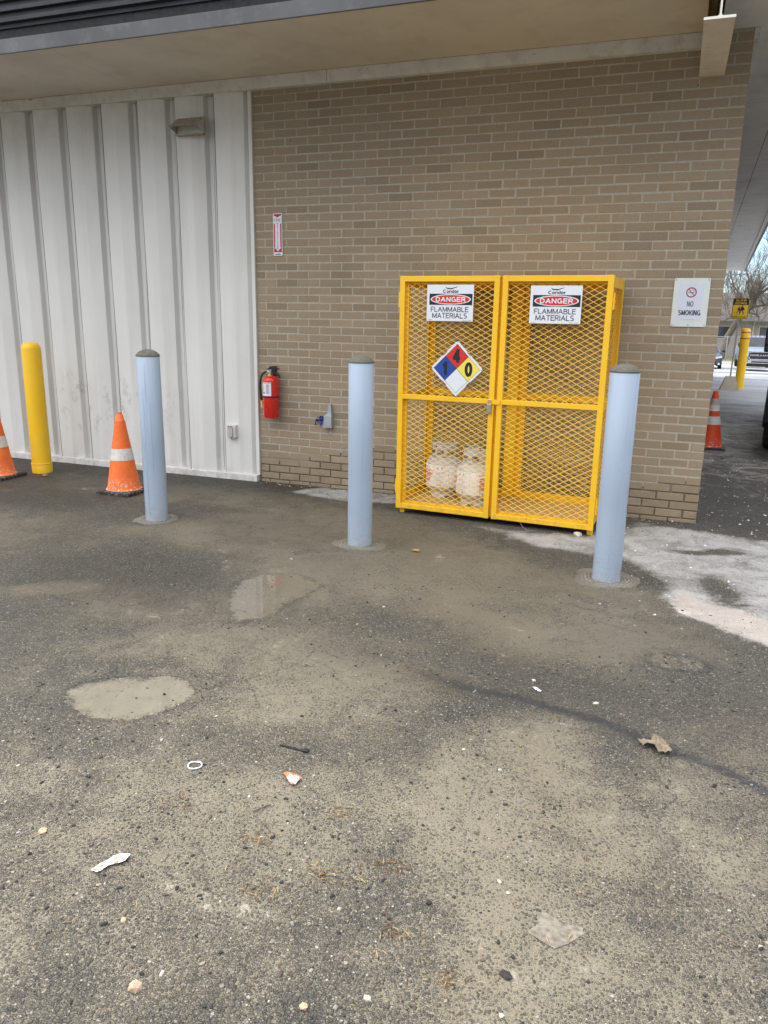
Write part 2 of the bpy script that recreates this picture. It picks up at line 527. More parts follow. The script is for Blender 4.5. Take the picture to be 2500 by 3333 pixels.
def mat_concrete(name, a, b, sc=14):
    m = NT(name, 0.9, 0.25)
    c = m.mix(m.rng(m.noise(sc, 6, rough=0.7), 0.3, 0.7), a, b)
    c = m.mix(m.rng(m.noise(sc * 9, 3), 0.62, 0.74, 0, 0.5), c, tuple(x * 0.5 for x in a))
    m.link(c, 'Base Color')
    m.link(m.bump(m.noise(sc * 6, 5, rough=0.7), 0.5, 0.004), 'Normal')
    return m.m
def mat_orange(name='cone_orange', a=(0.80, 0.135, 0.022), b=(0.92, 0.21, 0.045)):
    m = NT(name, 0.5, 0.4)
    c = m.mix(m.rng(m.noise(7, 4), 0.3, 0.7), a, b)
    c = m.mix(m.rng(m.noise(30, 6, rough=0.8), 0.54, 0.72, 0, 0.55), c, (0.30, 0.09, 0.035))
    z = m.n('SeparateXYZ', i_0=m.opos()).outputs[2]
    sp = m.math('MULTIPLY', m.rng(z, 0.03, 0.16, 1, 0), m.rng(m.noise(60, 4), 0.56, 0.62))
    c = m.mix(sp, c, (0.72, 0.66, 0.6))
    m.link(c, 'Base Color')
    m.link(m.bump(m.noise(25, 4), 0.2, 0.003), 'Normal')
    return m.m

def mat_footing():
    m = NT('bollard_footing', 0.7, 0.3)
    o = m.opos()
    sp = m.n('SeparateXYZ', i_0=o).outputs
    rad = m.math('SQRT', m.math('ADD', m.math('MULTIPLY', sp[0], sp[0]), m.math('MULTIPLY', sp[1], sp[1])))
    n1 = m.noise(9, 6, rough=0.7); n2 = m.noise(45, 5, rough=0.75)
    c = m.mix(m.rng(n1, .3, .7), (0.105, 0.092, 0.068), (0.175, 0.156, 0.120))
    wv = m.math('SINE', m.math('ADD', m.math('MULTIPLY', rad, 300.0), m.math('MULTIPLY', n1, 26.0)))
    f = m.math('MULTIPLY', m.rng(wv, .1, .9), m.rng(n2, .38, .6))
    f = m.math('MULTIPLY', f, m.rng(m.math('ADD', rad, m.math('MULTIPLY', n1, .05)), .16, .205, 1, .15))
    c = m.mix(m.math('MULTIPLY', f, .50), c, (0.48, 0.50, 0.51))
    c = m.mix(m.rng(n2, .62, .72, 0, .5), c, (0.07, 0.06, 0.05))
    m.link(c, 'Base Color')
    m.link(m.bump(m.noise(60, 5, rough=.7), .6, .004), 'Normal')
    return m.m
M_BRICK = mat_brick()
M_MORT = mat_mortar()
M_SIDING = mat_siding()
M_YEL = mat_yellow()
M_BLUE = mat_bollard_blue()
M_CAP = mat_concrete('concrete_cap', (0.105, 0.100, 0.078), (0.165, 0.158, 0.128), 20)
M_COLLAR = mat_footing()
M_BLOCK = mat_concrete('cast_concrete', (0.33, 0.30, 0.24), (0.46, 0.42, 0.35), 6)
M_ORANGE = mat_orange()
M_ORANGE2 = mat_orange('cone_red_orange', (0.62, 0.06, 0.012), (0.74, 0.085, 0.018))
M_REFL = plain('white_cone_band', (0.66, 0.65, 0.63), 0.45, var=0.1, vscale=30, dirt=((0.25, 0.22, 0.18), 0.7, 40))
M_REFL2 = plain('grey_cone_band', (0.42, 0.41, 0.39), 0.4, var=0.15, vscale=30, dirt=((0.16, 0.14, 0.12), 0.8, 30))
M_RUBBER = plain('black_rubber', (0.025, 0.025, 0.027), 0.7, var=0.3, vscale=20, dirt=((0.35, 0.33, 0.30), 0.75, 28), bump=0.3)
M_RUBBERC = plain('clean_black_rubber', (0.02, 0.02, 0.021), 0.6, var=0.2)
M_BOLYEL = plain('yellow_plastic_sleeve', (0.88, 0.53, 0.014), 0.42, var=0.04, vscale=3, dirt=((0.45, 0.30, 0.06), 0.14, 9))
M_RED = plain('extinguisher_red', (0.60, 0.020, 0.014), 0.22, var=0.06, vscale=6, coat=0.3)
M_BLK = plain('black_plastic', (0.014, 0.014, 0.015), 0.4, var=0.2)
M_BLKP = plain('black_print', (0.012, 0.012, 0.014), 0.5, var=0.05)
M_GRYP = plain('grey_print', (0.10, 0.10, 0.11), 0.5, var=0.05)
M_LGRYP = plain('light_grey_print', (0.42, 0.42, 0.45), 0.5, var=0.05)
M_WHTP = plain('white_sign_face', (0.76, 0.79, 0.84), 0.35, var=0.02, vscale=3)
M_WHT2 = plain('white_aluminium_plate', (0.70, 0.745, 0.745), 0.35, var=0.03, vscale=3, dirt=((0.5, 0.5, 0.48), 0.3, 12))
M_SHEET = plain('inset_white_sheet', (0.66, 0.71, 0.83), 0.3, var=0.02, vscale=3)
M_REDP = plain('red_print', (0.62, 0.030, 0.028), 0.4, var=0.05, vscale=4)
M_DKRED = plain('dark_red_print', (0.42, 0.018, 0.035), 0.4, var=0.06, vscale=4)
M_BLUEP = plain('blue_print', (0.018, 0.065, 0.34), 0.4, var=0.05, vscale=4)
M_YELP = plain('yellow_print', (0.86, 0.72, 0.10), 0.4, var=0.04, vscale=4)
M_SIGNY = plain('traffic_yellow', (0.78, 0.48, 0.030), 0.4, var=0.06, vscale=5)
M_GALV = plain('galvanised_steel', (0.33, 0.34, 0.35), 0.45, metal=0.7, var=0.2, vscale=25)
M_STEEL = plain('brushed_steel', (0.55, 0.52, 0.47), 0.3, metal=0.9, var=0.12, vscale=25)
M_BRASS = plain('brass_tag', (0.72, 0.55, 0.16), 0.4, var=0.12)
M_TANKG = plain('pale_grey_tank_paint', (0.58, 0.585, 0.59), 0.4, var=0.1, vscale=8, dirt=((0.26, 0.24, 0.2), 0.5, 18))
M_LABEL = plain('paper_tank_label', (0.86, 0.86, 0.89), 0.5, var=0.05, vscale=10, dirt=((0.50, 0.47, 0.42), 0.35, 22))
M_PINK = plain('faded_red_label_ink', (0.66, 0.33, 0.33), 0.5, var=0.08)
M_BOXG = plain('grey_box_enamel', (0.33, 0.37, 0.42), 0.4, var=0.08, vscale=9, dirt=((0.22, 0.23, 0.25), 0.4, 30))
M_BTAPE = plain('blue_tape', (0.012, 0.05, 0.42), 0.4, var=0.25, vscale=60)
M_OUTL = plain('white_outlet_plastic', (0.62, 0.61, 0.59), 0.4, var=0.06, vscale=20, dirt=((0.35, 0.33, 0.3), 0.4, 50))
M_OUTC = plain('clear_cover_plastic', (0.46, 0.43, 0.45), 0.25, var=0.06, vscale=20)
M_VENT = plain('weathered_vent_paint', (0.50, 0.48, 0.43), 0.55, var=0.12, vscale=14, dirt=((0.20, 0.16, 0.12), 0.8, 22))
M_VENTD = plain('dirty_vent_underside', (0.36, 0.315, 0.26), 0.75, var=0.25, vscale=30, dirt=((0.40, 0.38, 0.34), 0.7, 45))
M_TRIM = plain('eave_trim_paint', (0.66, 0.645, 0.60), 0.6, var=0.06, vscale=5, dirt=((0.30, 0.26, 0.20), 0.5, 11))
def mat_eave_trim():
    m = NT('peeling_eave_paint', 0.6, 0.4)
    c = m.mix(m.rng(m.noise(5, 4), .3, .7), (0.62, 0.605, 0.56), (0.70, 0.685, 0.64))
    c = m.mix(m.rng(m.noise(11, 6, rough=.7), .5, .72, 0, .45), c, (0.34, 0.30, 0.235))
    z = m.n('SeparateXYZ', i_0=m.pos()).outputs[2]
    ch = m.math('MULTIPLY', m.rng(m.noise(10, 5, stretch=(.45, 1, 2.2), rough=.65), .655, .675), m.rng(z, 3.395, 3.44, .15, 1))
    c = m.mix(ch, c, (0.035, 0.03, 0.025))
    m.link(c, 'Base Color'); m.link(m.bump(m.noise(25, 5), .35, .004), 'Normal')
    return m.m
M_EAVE = mat_eave_trim()
M_SOFB = plain('beige_soffit_paint', (0.66, 0.61, 0.515), 0.75, var=0.07, vscale=1.4, dirt=((0.42, 0.36, 0.27), 0.35, 3.5))
M_SOFG = plain('pale_grey_soffit_paint', (0.68, 0.67, 0.645), 0.7, var=0.06, vscale=1.8, dirt=((0.36, 0.36, 0.37), 0.45, 3.2))
M_OLIVE = plain('olive_recess_board', (0.20, 0.165, 0.07), 0.8, var=0.1)
M_BEAM = plain('cream_beam_paint', (0.68, 0.62, 0.52), 0.6, var=0.05, vscale=6, dirt=((0.40, 0.33, 0.24), 0.3, 20))
M_BEAMW = plain('white_beam_edge', (0.85, 0.82, 0.72), 0.55, var=0.03)
M_FASC = plain('galvanised_fascia', (0.10, 0.103, 0.107), 0.5, metal=0.1, var=0.22, vscale=1.1, dirt=((0.2, 0.2, 0.2), 0.45, 9))
M_ROOFD = plain('charcoal_ribbed_metal', (0.018, 0.020, 0.025), 0.5, metal=0.1, var=0.2, vscale=2, dirt=((0.05, 0.05, 0.05), 0.4, 14))
M_BLACKGAP = plain('black_drip_edge', (0.006, 0.006, 0.007), 0.6, var=0.2)
M_ROOFT = plain('roof_membrane', (0.18, 0.18, 0.18), 0.85, var=0.1)

# ------------------------------------------------------------------ ground: one sheet to the horizon
def gz(y):
    return max(-1.25, min(0.0, -0.036 * (y - 11.0)))

def axis(segs):
    out = [segs[0][0]]
    for a, b, st in segs:
        n = max(1, int(round((b - a) / st)))
        out += [a + (b - a) * (i + 1) / n for i in range(n)]
    return np.array(out)

gx = axis([(-900, -60, 210), (-60, -12, 6), (-12, -4, .5), (-4, 6, .035), (6, 14, .4), (14, 60, 5), (60, 900, 210)])
gy = axis([(-600, -30, 190), (-30, -8, 2), (-8, -6, .25), (-6, 1, .035), (1, 6, .07), (6, 24, .35), (24, 60, 2), (60, 120, 10), (120, 1200, 270)])
XX, YY = np.meshgrid(gx, gy)
PX, PY = XX.ravel(), YY.ravel()

def sdpoly(poly):
    """signed distance (positive inside)"""
    P = np.array(poly, float)
    d = np.full(PX.shape, 1e9); inside = np.zeros(PX.shape, bool)
    for i in range(len(P)):
        a = P[i]; b = P[(i + 1) % len(P)]
        e = b - a
        t = np.clip(((PX - a[0]) * e[0] + (PY - a[1]) * e[1]) / (e @ e), 0, 1)
        d = np.minimum(d, np.hypot(PX - a[0] - t * e[0], PY - a[1] - t * e[1]))
        c = ((a[1] <= PY) & (b[1] > PY)) | ((b[1] <= PY) & (a[1] > PY))
        xi = a[0] + (PY - a[1]) / (e[1] if abs(e[1]) > 1e-12 else 1e-12) * e[0]
        inside ^= c & (PX < xi)
    return np.where(inside, d, -d)
def ss(x, a, b):
    t = np.clip((x - a) / (b - a), 0, 1)
    return t * t * (3 - 2 * t)
def blob(poly, w):
    return ss(sdpoly(poly), -w, w)
def ell(cx, cy, rx, ry, ang=0.0, w=0.5):
    c, s_ = math.cos(ang), math.sin(ang)
    u = ((PX - cx) * c + (PY - cy) * s_) / rx
    v = (-(PX - cx) * s_ + (PY - cy) * c) / ry
    return 1 - ss(np.hypot(u, v), 1 - w, 1 + w)
def linedist(pts):
    d = np.full(PX.shape, 1e9)
    for a, b in zip(pts[:-1], pts[1:]):
        a = np.array(a, float); b = np.array(b, float); e = b - a
        t = np.clip(((PX - a[0]) * e[0] + (PY - a[1]) * e[1]) / (e @ e), 0, 1)
        d = np.minimum(d, np.hypot(PX - a[0] - t * e[0], PY - a[1] - t * e[1]))
    return d

silt = np.zeros(PX.shape)
silt = np.maximum(silt, 0.92 * blob([(-.4,-2.0),(.1,-1.35),(.5,-.75),(1.3,-.55),(1.75,-.80),(2.37,-1.2),(2.9,-1.5),(3.46,-1.75),(3.75,-2.05),(3.85,-2.6),(3.35,-2.95),(2.7,-2.95),(2.25,-2.6),(1.7,-2.9),(1.2,-2.45),(.9,-2.1),(.2,-2.05)], .22))
silt = np.maximum(silt, 0.90 * blob([(2.8,-3.7),(3.2,-3.45),(3.45,-3.8),(3.6,-4.2),(3.45,-4.6),(3.15,-4.75),(2.9,-4.55),(2.75,-4.2)], .2))
silt = np.maximum(silt, 0.88 * ell(2.15, -3.55, .55, .45, .4, .6))
silt = np.maximum(silt, 0.78 * ell(1.75, -3.35, .8, .35, .3, .6))
silt = np.maximum(silt, 0.75 * ell(1.1, -3.0, .75, .25, .2, .6))
silt = np.maximum(silt, 0.74 * ell(2.35, -4.45, .7, .35, .3, .7))
silt = np.maximum(silt, 0.82 * ell(.28, -3.07, .30, .12, .5, .5))
silt = np.maximum(silt, 0.74 * ell(-1.2, -2.3, .9, .5, .2, .7))
silt = np.maximum(silt, 0.66 * ell(3.4, -4.85, .45, .35, 0, .7))
silt = np.maximum(silt, 0.80 * ell(-.2, -.75, 1.6, .33, 0, .7))
silt = np.maximum(silt, 0.60 * ell(3.9, -4.0, .5, .7, 0, .7))
silt = np.maximum(silt, 0.55 * ell(1.7, -4.9, .9, .5, 0, .7))
dark = np.zeros(PX.shape)
dark = np.maximum(dark, .9 * blob([(-6,.2),(-6,-1.2),(-2.5,-1.7),(-.9,-1.7),(-.7,-.95),(.7,-.32),(1.4,-.2),(1.4,.2)], .18) * (1 - .3 * ell(-.2, -.55, 1.2, .2)))
dark = np.maximum(dark, .75 * blob([(-.3,-2.6),(.25,-2.2),(.95,-2.3),(1.15,-2.8),(1.05,-3.2),(.6,-3.35),(0,-3.2)], .2))
dark = np.maximum(dark, .8 * blob([(1.5,-.62),(3.0,-.70),(3.0,-.15),(1.5,-.15)], .1))
dark = np.maximum(dark, .70 * ell(.95, -1.78, .42, .14, .15, .5))
dark = np.maximum(dark, .85 * ell(2.45, -3.32, .55, .13, -.25, .5))
dark = np.maximum(dark, .55 * ell(3.05, -3.15, .7, .22, -.15, .6))
dark = np.maximum(dark, .5 * ell(.6, -4.4, .7, .6, 0, .7))
dark = np.maximum(dark, .45 * ell(3.85, -3.2, .45, .35, 0, .7))
dark = np.maximum(dark, .4 * ell(2.9, -4.55, .28, .18, .6, .8))
dark = np.maximum(dark, 1.0 * blob([(3.7,.05),(3.9,-.25),(9,-.1),(9,3.8),(3.7,4.0)], .5))
salt = np.zeros(PX.shape)
salt = np.maximum(salt, .82 * blob([(2.2,-.78),(3.0,-.72),(3.35,-.15),(3.9,-.25),(5.5,-.5),(5.5,-2.6),(4.05,-2.38),(3.82,-2.25),(3.5,-2.0),(3.55,-1.6),(3.38,-1.25),(2.7,-1.12)], .10))
salt = np.maximum(salt, .75 * blob([(3.78,6),(9,6),(9,30),(3.78,30)], 2.5))
salt = np.maximum(salt, .62 * ell(4.5, 5.2, 1.3, 3.4, 0, .7))
salt = np.maximum(salt, .80 * blob([(.33,-.30),(.55,-.02),(1.5,-.02),(1.5,-.32),(.95,-.45)], .05))
salt *= (1 - .85 * ell(3.72, -.85, .12, .05, .2, .5)) * (1 - .85 * ell(3.93, -.75, .13, .06, .2, .5)) * (1 - .8 * ell(3.42, -1.95, .20, .10, -.3, .6)) * (1 - .75 * ell(3.86, -1.62, .09, .28, .2, .7))
pink = .95 * blob([(3.62,-1.72),(3.8,-1.85),(4.05,-1.95),(5.2,-2.0),(5.2,-2.7),(4.05,-2.38),(3.82,-2.22),(3.6,-2.02)], .07)
pond = np.zeros(PX.shape)
pond = np.maximum(pond, blob([(1.27,-4.12),(1.20,-3.97),(1.33,-3.82),(1.6,-3.73),(1.73,-3.82),(1.74,-3.98),(1.64,-4.12),(1.44,-4.18)], .13))
pond = np.maximum(pond, .95 * blob([(1.34,-2.98),(1.16,-2.6),(1.25,-2.38),(1.45,-2.28),(1.70,-2.42),(1.66,-2.7),(1.62,-3.0),(1.50,-3.15)], .22))
pond = np.maximum(pond, .56 * ell(1.02, -2.98, .52, .24, .25, .8))
pond = np.maximum(pond, .66 * ell(3.62, -2.75, .22, .14, 0, .7))
ck = linedist([(1.9,-3.15),(2.18,-3.23),(2.45,-3.27),(2.76,-3.37),(3.0,-3.37),(3.16,-3.41),(3.34,-3.44),(3.52,-3.53),(3.77,-3.63),(3.95,-3.74),(4.4,-3.95)])
crack = 1.15 * np.exp(-(ck / .036) ** 2) * ss(PX, 2.1, 2.9)
dark = np.maximum(dark, .65 * np.exp(-(ck / .16) ** 2) * ss(PX, 1.8, 2.4))

gzv = np.clip(-0.036 * (PY - 11.0), -1.25, 0.0)
ny_, nx_ = XX.shape
gm = bpy.data.meshes.new('ground')
co = np.stack([PX, PY, gzv], 1).astype(np.float32)
idx = np.arange(nx_ * ny_).reshape(ny_, nx_)
quads = np.stack([idx[:-1,:-1].ravel(), idx[:-1,1:].ravel(), idx[1:,1:].ravel(), idx[1:,:-1].ravel()], 1)
gm.vertices.add(len(co)); gm.vertices.foreach_set('co', co.ravel())
gm.loops.add(quads.size); gm.loops.foreach_set('vertex_index', quads.ravel().astype(np.int32))
gm.polygons.add(len(quads)); gm.polygons.foreach_set('loop_start', (np.arange(len(quads)) * 4).astype(np.int32))
gm.update(calc_edges=True)
for nm, (a, b, c) in (('masks', (silt, pond, dark)), ('masks2', (salt, crack, pink))):
    at = gm.color_attributes.new(nm, 'FLOAT_COLOR', 'POINT')
    at.data.foreach_set('color', np.stack([a, b, c, np.ones_like(a)], 1).astype(np.float32).ravel())

def mat_ground():
    m = NT('worn_asphalt', 0.85, 0.4)
    p = m.pos()
    A = m.n('SeparateColor', i_0=m.n('Attribute', attribute_name='masks').outputs['Color']).outputs
    B = m.n('SeparateColor', i_0=m.n('Attribute', attribute_name='masks2').outputs['Color']).outputs
    y = m.n('SeparateXYZ', i_0=p).outputs[1]
    warp = m.n('VectorMath', operation='ADD', i_0=p, i_1=m.n('VectorMath', operation='SCALE', i_0=m.n('TexNoise', i_Vector=p, i_Scale=60.0, i_Detail=2.0).outputs[1], i_3=0.008).outputs[0]).outputs[0]
    v1 = m.n('TexVoronoi', voronoi_dimensions='2D', i_Vector=warp, i_Scale=118.0)
    v2 = m.n('TexVoronoi', voronoi_dimensions='2D', i_Vector=warp, i_Scale=230.0)
    v3 = m.n('TexVoronoi', voronoi_dimensions='2D', i_Vector=warp, i_Scale=58.0)
    r1 = m.n('SeparateColor', i_0=v1.outputs['Color']).outputs
    r2 = m.n('SeparateColor', i_0=v2.outputs['Color']).outputs
    r3 = m.n('SeparateColor', i_0=v3.outputs['Color']).outputs
    h1 = m.rng(v1.outputs['Distance'], 0.20, 0.66, 1, 0, True)
    h2 = m.rng(v2.outputs['Distance'], 0.2, 0.7, 1, 0, True)
    stops = [(0.0, (0.040, 0.039, 0.036)), (0.25, (0.078, 0.075, 0.067)), (0.55, (0.130, 0.122, 0.103)), (0.76, (0.175, 0.160, 0.130)), (0.90, (0.27, 0.245, 0.200)), (0.975, (0.40, 0.37, 0.32)), (1.0, (0.52, 0.49, 0.44))]
    c1 = m.ramp(r1[0], stops)
    c2 = m.ramp(r2[1], stops)
    binder = (0.058, 0.054, 0.048)
    ca = m.mix(h1, binder, c1)
    cb = m.mix(h2, binder, c2)
    sel = m.rng(r1[2], 0.46, 0.54)
    agg = m.mix(sel, cb, ca)
    hh = m.n('Mix', data_type='FLOAT', i_0=sel, i_2=m.math('MULTIPLY', h2, 0.6), i_3=h1).outputs[0]
    big = m.math('MULTIPLY', m.rng(r3[0], 0.88, 0.90), m.rng(v3.outputs['Distance'], 0.25, 0.35, 1, 0, True))
    agg = m.mix(big, agg, m.ramp(r3[1], stops))
    hh = m.math('MAXIMUM', hh, m.math('MULTIPLY', big, 1.2))
    big_n = m.noise(1.1, 5, rough=0.6)
    pat_n = m.noise(2.6, 7, rough=0.68, dist=0.5)
    mid_n = m.noise(9.0, 6, rough=0.72)
    fin_n = m.noise(45, 6, rough=0.78)
    def jit(v, a, b_, c_=0.0):
        v = m.math('ADD', v, m.math('MULTIPLY', m.math('SUBTRACT', pat_n, 0.5), a))
        v = m.math('ADD', v, m.math('MULTIPLY', m.math('SUBTRACT', mid_n, 0.5), b_))
        if c_: v = m.math('ADD', v, m.math('MULTIPLY', m.math('SUBTRACT', fin_n, 0.5), c_))
        return v
    film = m.rng(pat_n, 0.36, 0.66, 0.05, 0.42)
    agg = m.mix(film, agg, m.mix(0.35, (0.185, 0.165, 0.130), agg))
    dk = m.rng(jit(m.math('MULTIPLY', A[2], 0.8), 1.2, 1.0, .6), 0.15, 0.85, 0, 1, True)
    wet = m.mix(1.0, agg, (0.60, 0.58, 0.565), 'MULTIPLY')
    agg = m.mix(dk, agg, wet)
    sl = jit(m.math('ADD', m.math('MULTIPLY', A[0], 0.72), 0.20), 1.35, 1.05, .8)
    cover = m.rng(m.math('SUBTRACT', m.math('MULTIPLY', sl, 1.5), m.math('MULTIPLY', hh, .80)), 0.12, 0.82, 0, 1, True)
    scol = m.mix(m.rng(big_n, 0.35, 0.68), (0.140, 0.121, 0.089), (0.205, 0.182, 0.138))
    scol = m.mix(m.rng(mid_n, 0.35, 0.7, 0.0, 0.6), scol, (0.165, 0.140, 0.105))
    scol = m.mix(m.rng(fin_n, 0.56, 0.72, 0, 0.7), scol, (0.085, 0.074, 0.058))
    scol = m.mix(m.rng(fin_n, 0.42, 0.28, 0, 0.45), scol, (0.27, 0.24, 0.19))
    scol = m.mix(m.math('MULTIPLY', dk, 0.5), scol, (0.072, 0.060, 0.046))
    near = m.rng(y, -3.7, -2.9, 0, 1)
    scol = m.mix(m.math('MULTIPLY', m.math('SUBTRACT', 1.0, near), 0.8), scol, m.mix(m.rng(fin_n, .4, .7), (0.285, 0.252, 0.188), (0.20, 0.175, 0.13)))
    col = m.mix(m.math('MULTIPLY', cover, 0.86), agg, scol)
    # reddish-brown mud tint in places
    col = m.mix(m.math('MULTIPLY', m.rng(m.noise(1.9, 4, vec=m.n('VectorMath', operation='ADD', i_0=p, i_1=(7.0, 3.0, 0.0)).outputs[0]), .52, .68), .16), col, m.mix(1.0, col, (1.0, .84, .72), 'MULTIPLY'))
    col = m.mix(1.0, col, (0.82, 0.815, 0.785), 'MULTIPLY')
    # salt / frost residue
    stn = m.noise(3.4, 8, rough=0.75, dist=0.8)
    far = m.rng(y, 5.0, 11.0)
    strk = m.noise(1.3, 7, rough=0.72, stretch=(0.35, 1.0, 1.0))
    sn = m.n('Mix', data_type='FLOAT', i_0=far, i_2=stn, i_3=strk).outputs[0]
    sa = m.math('ADD', B[0], m.math('MULTIPLY', m.math('SUBTRACT', sn, 0.5), 2.1))
    sa = m.math('ADD', sa, m.math('MULTIPLY', m.math('SUBTRACT', fin_n, 0.5), 1.1))
    sa = m.rng(m.math('SUBTRACT', sa, m.math('MULTIPLY', hh, 0.15)), 0.25, 0.90, 0, 1)
    wht = m.mix(m.rng(y, 6.0, 10.0), (0.54, 0.53, 0.51), (0.42, 0.43, 0.46))
    col = m.mix(m.math('MULTIPLY', sa, 0.88), col, wht)
    snow = m.math('MULTIPLY', m.rng(y, 9.0, 15.0), m.rng(m.noise(0.5, 7, rough=0.7, stretch=(0.3, 1, 1)), 0.36, 0.56))
    col = m.mix(snow, col, (0.46, 0.48, 0.52))
    pk = jit(B[2], 1.5, 1.3, 1.1)
    pk = m.rng(pk, 0.30, 0.72, 0, 1)
    col = m.mix(m.math('MULTIPLY', pk, 0.88), col, m.mix(m.rng(mid_n, .3, .7), (0.47, 0.40, 0.35), (0.60, 0.54, 0.49)))
    # tar seam
    ckk = m.rng(m.math('ADD', m.math('ADD', B[1], m.math('MULTIPLY', m.math('SUBTRACT', mid_n, 0.5), 1.5)), m.math('MULTIPLY', m.math('SUBTRACT', fin_n, 0.5), 1.5)), 0.36, 0.95, 0, 0.74)
    col = m.mix(ckk, col, (0.030, 0.030, 0.034))
    # hairline crazing
    wq = m.n('VectorMath', operation='ADD', i_0=p, i_1=m.n('VectorMath', operation='SCALE', i_0=m.n('TexNoise', i_Vector=p, i_Scale=7.0, i_Detail=5.0, i_Roughness=0.7).outputs[1], i_3=0.16).outputs[0]).outputs[0]
    vc = m.n('TexVoronoi', voronoi_dimensions='2D', feature='DISTANCE_TO_EDGE', i_Vector=wq, i_Scale=4.2).outputs['Distance']
    cz = m.math('MULTIPLY', m.rng(vc, 0.004, 0.020, 1, 0), m.rng(m.math('ADD', m.noise(1.7, 5, vec=wq), m.math('MULTIPLY', m.math('SUBTRACT', fin_n, .5), .5)), .53, .62))
    col = m.mix(m.math('MULTIPLY', cz, .62), col, (0.035, 0.032, 0.028))
    # fine grain on everything dry
    grn = m.noise(330, 3, rough=0.7)
    pd = jit(A[1], .85, .85, .65)
    pd = m.math('SUBTRACT', pd, m.math('MULTIPLY', hh, 0.16))
    pond_m = m.rng(pd, 0.40, 0.80, 0, 1, True)
    col = m.mix(m.math('SUBTRACT', 1.0, pond_m), col, m.mix(1.0, col, m.mix(m.rng(grn, .32, .68), (0.50, 0.50, 0.50), (1.58, 1.57, 1.53)), 'MULTIPLY'))
    near_p = m.rng(y, -3.6, -3.1, 1, 0)
    pcol = m.mix(near_p, (0.19, 0.168, 0.130), m.mix(m.rng(mid_n, .3, .7), (0.20, 0.182, 0.138), (0.25, 0.228, 0.172)))
    gloss = m.rng(jit(A[1], .45, .45, .35), 0.42, 0.62, 0, 1, True)
    col = m.mix(m.math('MULTIPLY', pond_m, m.math('ADD', 0.35, m.math('MULTIPLY', near_p, 0.47))), col, pcol)
    m.link(col, 'Base Color')
    rg = m.n('Mix', data_type='FLOAT', i_0=cover, i_2=0.80, i_3=0.62).outputs[0]
    rg = m.n('Mix', data_type='FLOAT', i_0=m.math('MULTIPLY', dk, 0.6), i_2=rg, i_3=0.50).outputs[0]
    rg = m.n('Mix', data_type='FLOAT', i_0=sa, i_2=rg, i_3=0.85).outputs[0]
    rg = m.n('Mix', data_type='FLOAT', i_0=gloss, i_2=rg, i_3=0.03).outputs[0]
    m.link(rg, 'Roughness')
    flat_ = m.math('SUBTRACT', 1.0, m.math('MAXIMUM', m.math('MULTIPLY', cover, 0.75), gloss))
    height = m.math('MULTIPLY', m.math('ADD', hh, m.math('MULTIPLY', fin_n, 0.6)), flat_)
    nr = m.bump(height, 1.0, 0.005)
    dry = m.math('SUBTRACT', 1.0, gloss)
    nr = m.bump(m.math('MULTIPLY', m.noise(150, 4, rough=0.75), dry), 0.6, 0.0025, nr)
    nr = m.bump(m.math('MULTIPLY', m.noise(14, 5, rough=.6), dry), 0.4, 0.012, nr)
    m.link(nr, 'Normal')
    return m.m
gm.materials.append(mat_ground())
ground = bpy.data.objects.new('ground', gm)
COL.objects.link(ground)
tag(ground, 'worn grey asphalt lot with tan silt, shallow puddles and white salt residue', 'ground', kind='structure')

# ------------------------------------------------------------------ the building
WX0, WX1 = -0.095, 3.756
CZ = 0.067; BW = 0.2086; ZJ = 0.03
bld = thing('shop_building', 'shop building with tan brick wall, white ribbed metal siding and deep eave', 'building', (0, 0, 0))

